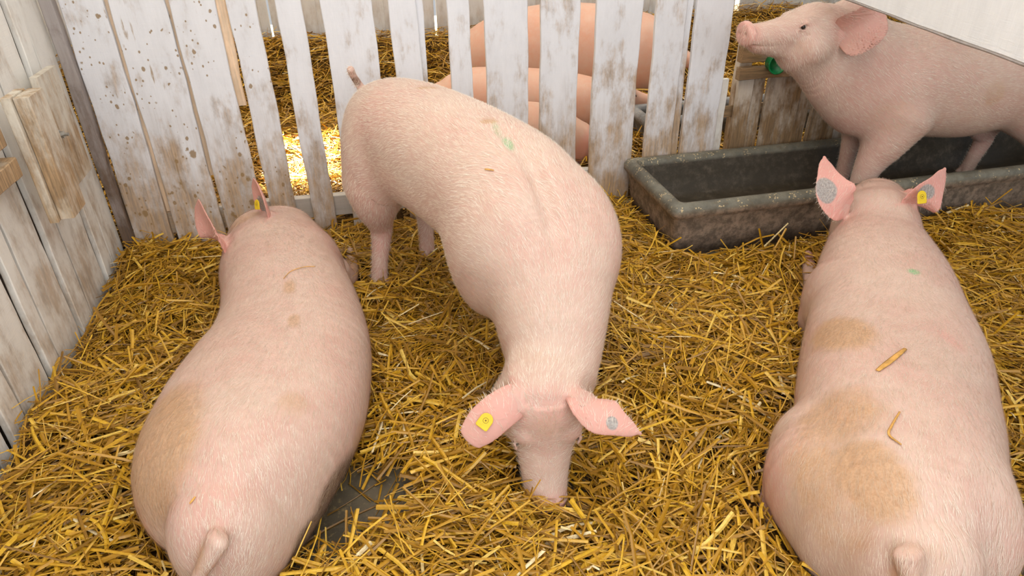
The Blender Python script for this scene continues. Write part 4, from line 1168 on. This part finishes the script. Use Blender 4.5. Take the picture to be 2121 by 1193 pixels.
lying_pig('pale pig lying in the middle of the back pen, behind the orange-lit one', [(0.55, 4.62, 0.8), (0.70, 4.58, 1.0), (0.95, 4.50, 1.02), (1.20, 4.40, 1.0), (1.42, 4.30, 0.92), (1.55, 4.24, 0.8)], 0.19, 0.22, 0.20,
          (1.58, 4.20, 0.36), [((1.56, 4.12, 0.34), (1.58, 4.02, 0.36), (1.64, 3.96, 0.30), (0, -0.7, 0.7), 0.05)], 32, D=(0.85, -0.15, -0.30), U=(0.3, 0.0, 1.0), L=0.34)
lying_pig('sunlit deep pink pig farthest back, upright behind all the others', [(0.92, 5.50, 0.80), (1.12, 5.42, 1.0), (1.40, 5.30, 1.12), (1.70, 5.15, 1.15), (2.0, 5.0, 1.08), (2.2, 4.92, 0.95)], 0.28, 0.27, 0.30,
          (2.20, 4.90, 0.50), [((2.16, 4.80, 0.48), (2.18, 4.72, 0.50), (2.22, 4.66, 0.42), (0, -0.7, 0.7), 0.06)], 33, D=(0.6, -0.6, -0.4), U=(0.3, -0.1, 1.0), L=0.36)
# ------------------------------------------------------------------ straw bedding
n1, n2, n3 = VNoise(1), VNoise(2), VNoise(3)
BARE = [(-0.1576, 1.3642, 0.2000, 0.1600), (-0.2225, 1.2569, 0.1600, 0.0800), (1.4626, 0.8431, 0.1200, 0.1800), (-0.7916, 2.3656, 0.1000, 0.0500), (1.5426, 2.5251, 0.1200, 0.0500), (-0.2092, 1.4572, 0.0800, 0.1000)]
PILES = [(0.3507, 1.1604, 0.2000, -0.0550), (-0.0344, 2.5432, 0.1200, -0.0250), (0.1886, 2.7035, 0.1000, -0.0200), (-1.12, 3.0, 0.35, 0.06), (-1.10, 1.9, 0.25, 0.06), (1.0264, 1.5974, 0.4000, 0.0700), (0.3405, 1.0353, 0.2000, 0.0300), (1.3798, 2.6952, 0.2000, 0.0500), (2.7081, 2.4059, 0.3000, 0.0700), (0.9783, 0.9279, 0.2500, 0.0500), (-0.4456, 1.2064, 0.3000, 0.0500), (0.0336, 1.1810, 0.2500, 0.0500), (-0.8888, 1.6196, 0.3000, 0.0400)]
def bed(x, y):
    x = np.asarray(x, float); y = np.asarray(y, float)
    z = 0.004 + 0.020 * n1(x, y, 2.2) + 0.012 * n2(x, y, 7.0)
    for px, py, r, hh in PILES:
        z = z + hh * np.exp(-((x - px) ** 2 + (y - py) ** 2) / (2 * (r * 0.6) ** 2))
    back = smoothstep(y, 3.2, 3.6)
    z = z + back * (0.02 + 0.05 * n3(x, y, 1.6)) + 0.30 * smoothstep(y, 4.8, 6.1)
    for px, py, rx, ry in BARE:
        d = np.sqrt(((x - px) / rx) ** 2 + ((y - py) / ry) ** 2)
        z = z - 0.075 * (1 - smoothstep(d, 0.5, 1.3))
    return z
def bareness(x, y):
    m = np.zeros(len(x))
    for px, py, rx, ry in BARE:
        d = np.sqrt(((x - px) / rx) ** 2 + ((y - py) / ry) ** 2)
        m = np.maximum(m, 1 - smoothstep(d, 0.75, 1.15))
    return m

def bed_mesh(x0, x1, y0, y1, step):
    xs = np.arange(x0, x1 + step, step); ys = np.arange(y0, y1 + step, step)
    X, Y = np.meshgrid(np.minimum(xs, x1), np.minimum(ys, y1), indexing='ij')
    Z = bed(X, Y) - 0.016 + 0.006 * (rng.random(X.shape) - 0.5)
    V = np.stack([X.ravel(), Y.ravel(), Z.ravel()], 1)
    nx, ny = X.shape
    i, j = np.meshgrid(np.arange(nx - 1), np.arange(ny - 1), indexing='ij')
    a = (i * ny + j).ravel()
    return V, np.stack([a, a + ny, a + ny + 1, a + 1], 1)

def straw_field(name, n, x0, x1, y0, y1, lmin, lmax, wmin, wmax, segs, layer, label, step=0.03, folded=True, keepout=()):
    x = rng.uniform(x0, x1, n); y = rng.uniform(y0, y1, n)
    bare = bareness(x, y)
    k = rng.random(n) > bare * 0.93
    for (a, b, c, d) in keepout: k &= ~((x > a) & (x < b) & (y > c) & (y < d))
    x, y, bare = x[k], y[k], bare[k]; n = len(x)
    lay = rng.random(n) ** 0.8
    L = lmin + (lmax - lmin) * rng.random(n) ** 1.5
    L = np.where(bare > 0.3, L * 0.7, L)
    W = wmin + (wmax - wmin) * rng.random(n) ** 1.9
    yaw = n1(x, y, 2.6) * 9.0 + rng.normal(0, 0.55, n)
    yaw = np.where(rng.random(n) < 0.45, rng.random(n) * 6.283, yaw)
    pitch = rng.normal(0, 0.17, n) * (0.4 + lay)
    pitch = np.where(rng.random(n) < 0.06, rng.normal(0, 0.5, n), pitch)
    pitch = np.where(bare > 0.3, pitch * 0.15, pitch)
    z = np.maximum(bed(x, y), 0.0015) + layer * lay * (1 - bare) + 0.002
    bend = rng.normal(0, 0.35, n); sag = rng.normal(0.10, 0.18, n)
    kink = np.where(rng.random(n) < 0.12, rng.normal(0, 1.0, n), 0.0)
    roll = rng.normal(0, 0.55, n)
    P = np.zeros((n, segs + 1, 3)); D = np.zeros((n, segs + 1, 3))
    cur = np.stack([x, y, z], 1)
    yy = yaw - bend * 0.5; pp = pitch + sag * 0.5
    pts = [cur.copy()]; dirs = []
    for s in range(segs):
        if s == segs // 2: yy = yy + kink
        d = np.stack([np.cos(yy) * np.cos(pp), np.sin(yy) * np.cos(pp), np.sin(pp)], 1)
        dirs.append(d)
        cur = cur + d * (L / segs)[:, None]
        pts.append(cur.copy())
        yy = yy + bend / segs; pp = pp - sag / segs * 1.5
    dirs.append(dirs[-1])
    P = np.stack(pts, 1); D = np.stack(dirs, 1)
    P = P - (P.mean(1) - np.stack([x, y, z], 1))[:, None, :]
    g = bed(P[..., 0], P[..., 1])
    P[..., 2] = np.maximum(P[..., 2], np.maximum(g, 0.0) + 0.0015 + 0.004 * lay[:, None])
    side = np.cross(D, np.array([0, 0, 1.0])); side /= np.linalg.norm(side, axis=2)[..., None] + 1e-9
    upv = np.cross(side, D)
    cr, sr = np.cos(roll)[:, None, None], np.sin(roll)[:, None, None]
    sd = side * cr + upv * sr; un = -side * sr + upv * cr
    taper = np.linspace(1.0, 0.75, segs + 1)[None, :, None]
    hw = (W * 0.5)[:, None, None] * taper
    # nothing may stand inside a pig, a wall or the trough
    ok = np.ones(n, bool)
    for B in BODIES:
        fl = P.reshape(-1, 3)
        lo = B.lo; hi = B.lo + B.h * (B.n - 1)
        near = ((fl > lo) & (fl < hi)).all(1)
        if near.any():
            v = np.full(len(fl), 0.3); v[near] = B.value(fl[near])
            ok &= (v.reshape(n, -1).min(1) > -0.004)
    px, py = P[..., 0], P[..., 1]
    ok &= (px > LEFT_X + 0.004).all(1) | (y > 3.2)
    if y1 < 3.2: ok &= (py < WALL_Y + 0.03).all(1)
    if y1 > 4: ok &= (py < 6.125).all(1) & (px > -2.28).all(1) & (px < 5.18).all(1) & (py > WALL_Y + 0.08).all(1)
    ok &= ~((px > 1.28) & (py > 2.45) & (py < 3.06) & (px < 3.72)).any(1)
    P, sd, un, hw = P[ok], sd[ok], un[ok], hw[ok]; n = len(P); lay = lay[ok]; W = W[ok]
    if folded:
        rows = np.stack([P - sd * hw, P + un * hw * 0.55, P + sd * hw], 2); c = 3
    else:
        rows = np.stack([P - sd * hw, P + sd * hw], 2); c = 2
    V = rows.reshape(-1, 3)
    base = (np.arange(n) * (segs + 1) * c)[:, None, None]
    s_ = (np.arange(segs) * c)[None, :, None]; e_ = np.arange(c - 1)[None, None, :]
    a = (base + s_ + e_).ravel()
    Q = np.stack([a, a + 1, a + 1 + c, a + c], 1)
    t = np.clip(rng.beta(1.2, 1.7, n) * 0.72 + 0.20 * lay ** 2 + np.where(rng.random(n) < 0.08, 0.32, 0), 0, 1)  # low stalks coloured darker like shade; some pale ones imitate highlights
    BV, BQ = bed_mesh(x0, x1, y0, y1, step)
    tone = np.concatenate([np.repeat(t, (segs + 1) * c), np.full(len(BV), 0.3)])
    mi = np.concatenate([np.zeros(len(Q), int), np.ones(len(BQ), int)])
    o = np_mesh(name, np.concatenate([V, BV]), np.concatenate([Q, BQ + len(V)]), [M_STRAW, M_MAT], mat_index=mi, smooth=False)
    vfloat(o, 'tone', tone)
    tag(o, label, 'straw', kind='stuff')
    return o
straw_field('straw_bedding', 62000, LEFT_X + 0.005, 3.6, 0.55, 3.08, 0.045, 0.32, 0.003, 0.0140, 4, 0.045, 'golden straw strewn deep over the floor of the front pen', keepout=[(1.24, 3.8, 2.40, 3.09)])
straw_field('straw_bedding', 48000, -2.15, 5.05, 3.16, 6.05, 0.05, 0.28, 0.004, 0.012, 3, 0.06, 'golden straw banked up in the back pen beyond the pickets', step=0.05, folded=False)

# ------------------------------------------------------------------ single stalks lying on the pigs
from mathutils.bvhtree import BVHTree
def wisp(pig_i, pts, width, tone, label):
    V, Q = PIG_MESH[pig_i]
    bvh = BVHTree.FromPolygons([tuple(v) for v in V], [tuple(int(i) for i in q) for q in Q])
    dense = catmull(np.array(pts, float)[:, :2], 5)
    P = []
    for x, y in dense:
        hit = bvh.ray_cast(Vector((x, y, 1.2)), Vector((0, 0, -1)))
        if hit[0] is None: continue
        P.append((np.array(hit[0]) + np.array(hit[1]) * 0.004, np.array(hit[1])))
    VV, F = [], []
    for i, (p, nn) in enumerate(P):
        a = P[max(i - 1, 0)][0]; b = P[min(i + 1, len(P) - 1)][0]
        t = nrm(b - a); s = np.cross(t, nn); wv = width * (0.5 + 0.5 * math.sin(math.pi * (0.12 + 0.80 * i / (len(P) - 1))))
        for k in range(6):
            an = 2 * math.pi * k / 6
            VV.append(p + s * wv * 0.5 * math.cos(an) + nn * (0.0012 * math.sin(an)))
    for i in range(len(P) - 1):
        for k in range(6):
            j = (k + 1) % 6; F.append((i * 6 + k, i * 6 + j, (i + 1) * 6 + j, (i + 1) * 6 + k))
    F.append(tuple(range(6))[::-1]); F.append(tuple((len(P) - 1) * 6 + k for k in range(6)))
    o = mesh_obj('straw_stalk', VV, F, M_WISP, None, smooth=True)
    vfloat(o, 'tone', np.full(len(VV), tone))
    tag(o, label, 'straw stalk', 'stray stalks lying on the pigs')
wisp(2, [(1.1838, 1.1371, 0.3800), (1.2382, 1.1604, 0.3800), (1.3080, 1.1942, 0.3800)], 0.016, 0.5, 'broad orange stalk lying across the back of the right pig, uppermost of its two')
wisp(2, [(1.1252, 0.9845, 0.3900), (1.0818, 0.9534, 0.3900), (1.0588, 0.9317, 0.3900), (1.0603, 0.8957, 0.3900)], 0.006, 0.4, 'bent brown stalk on the hip of the right lying pig')
wisp(0, [(-0.3245, 2.0169, 0.3700), (-0.3054, 2.0599, 0.3700), (-0.2662, 2.0895, 0.3700), (-0.2303, 2.1017, 0.3600)], 0.003, 0.2, 'thin reddish curved stalk on the shoulders of the left lying pig')
wisp(1, [(0.3182, 1.8384, 0.8400), (0.3410, 1.8198, 0.8400)], 0.006, 0.4, 'short orange straw fleck beside the green mark on the middle pig')
wisp(0, [(-0.4763, 1.1527, 0.3300), (-0.4651, 1.1637, 0.3300)], 0.006, 0.2, 'short brown straw fleck on the rump of the left lying pig')
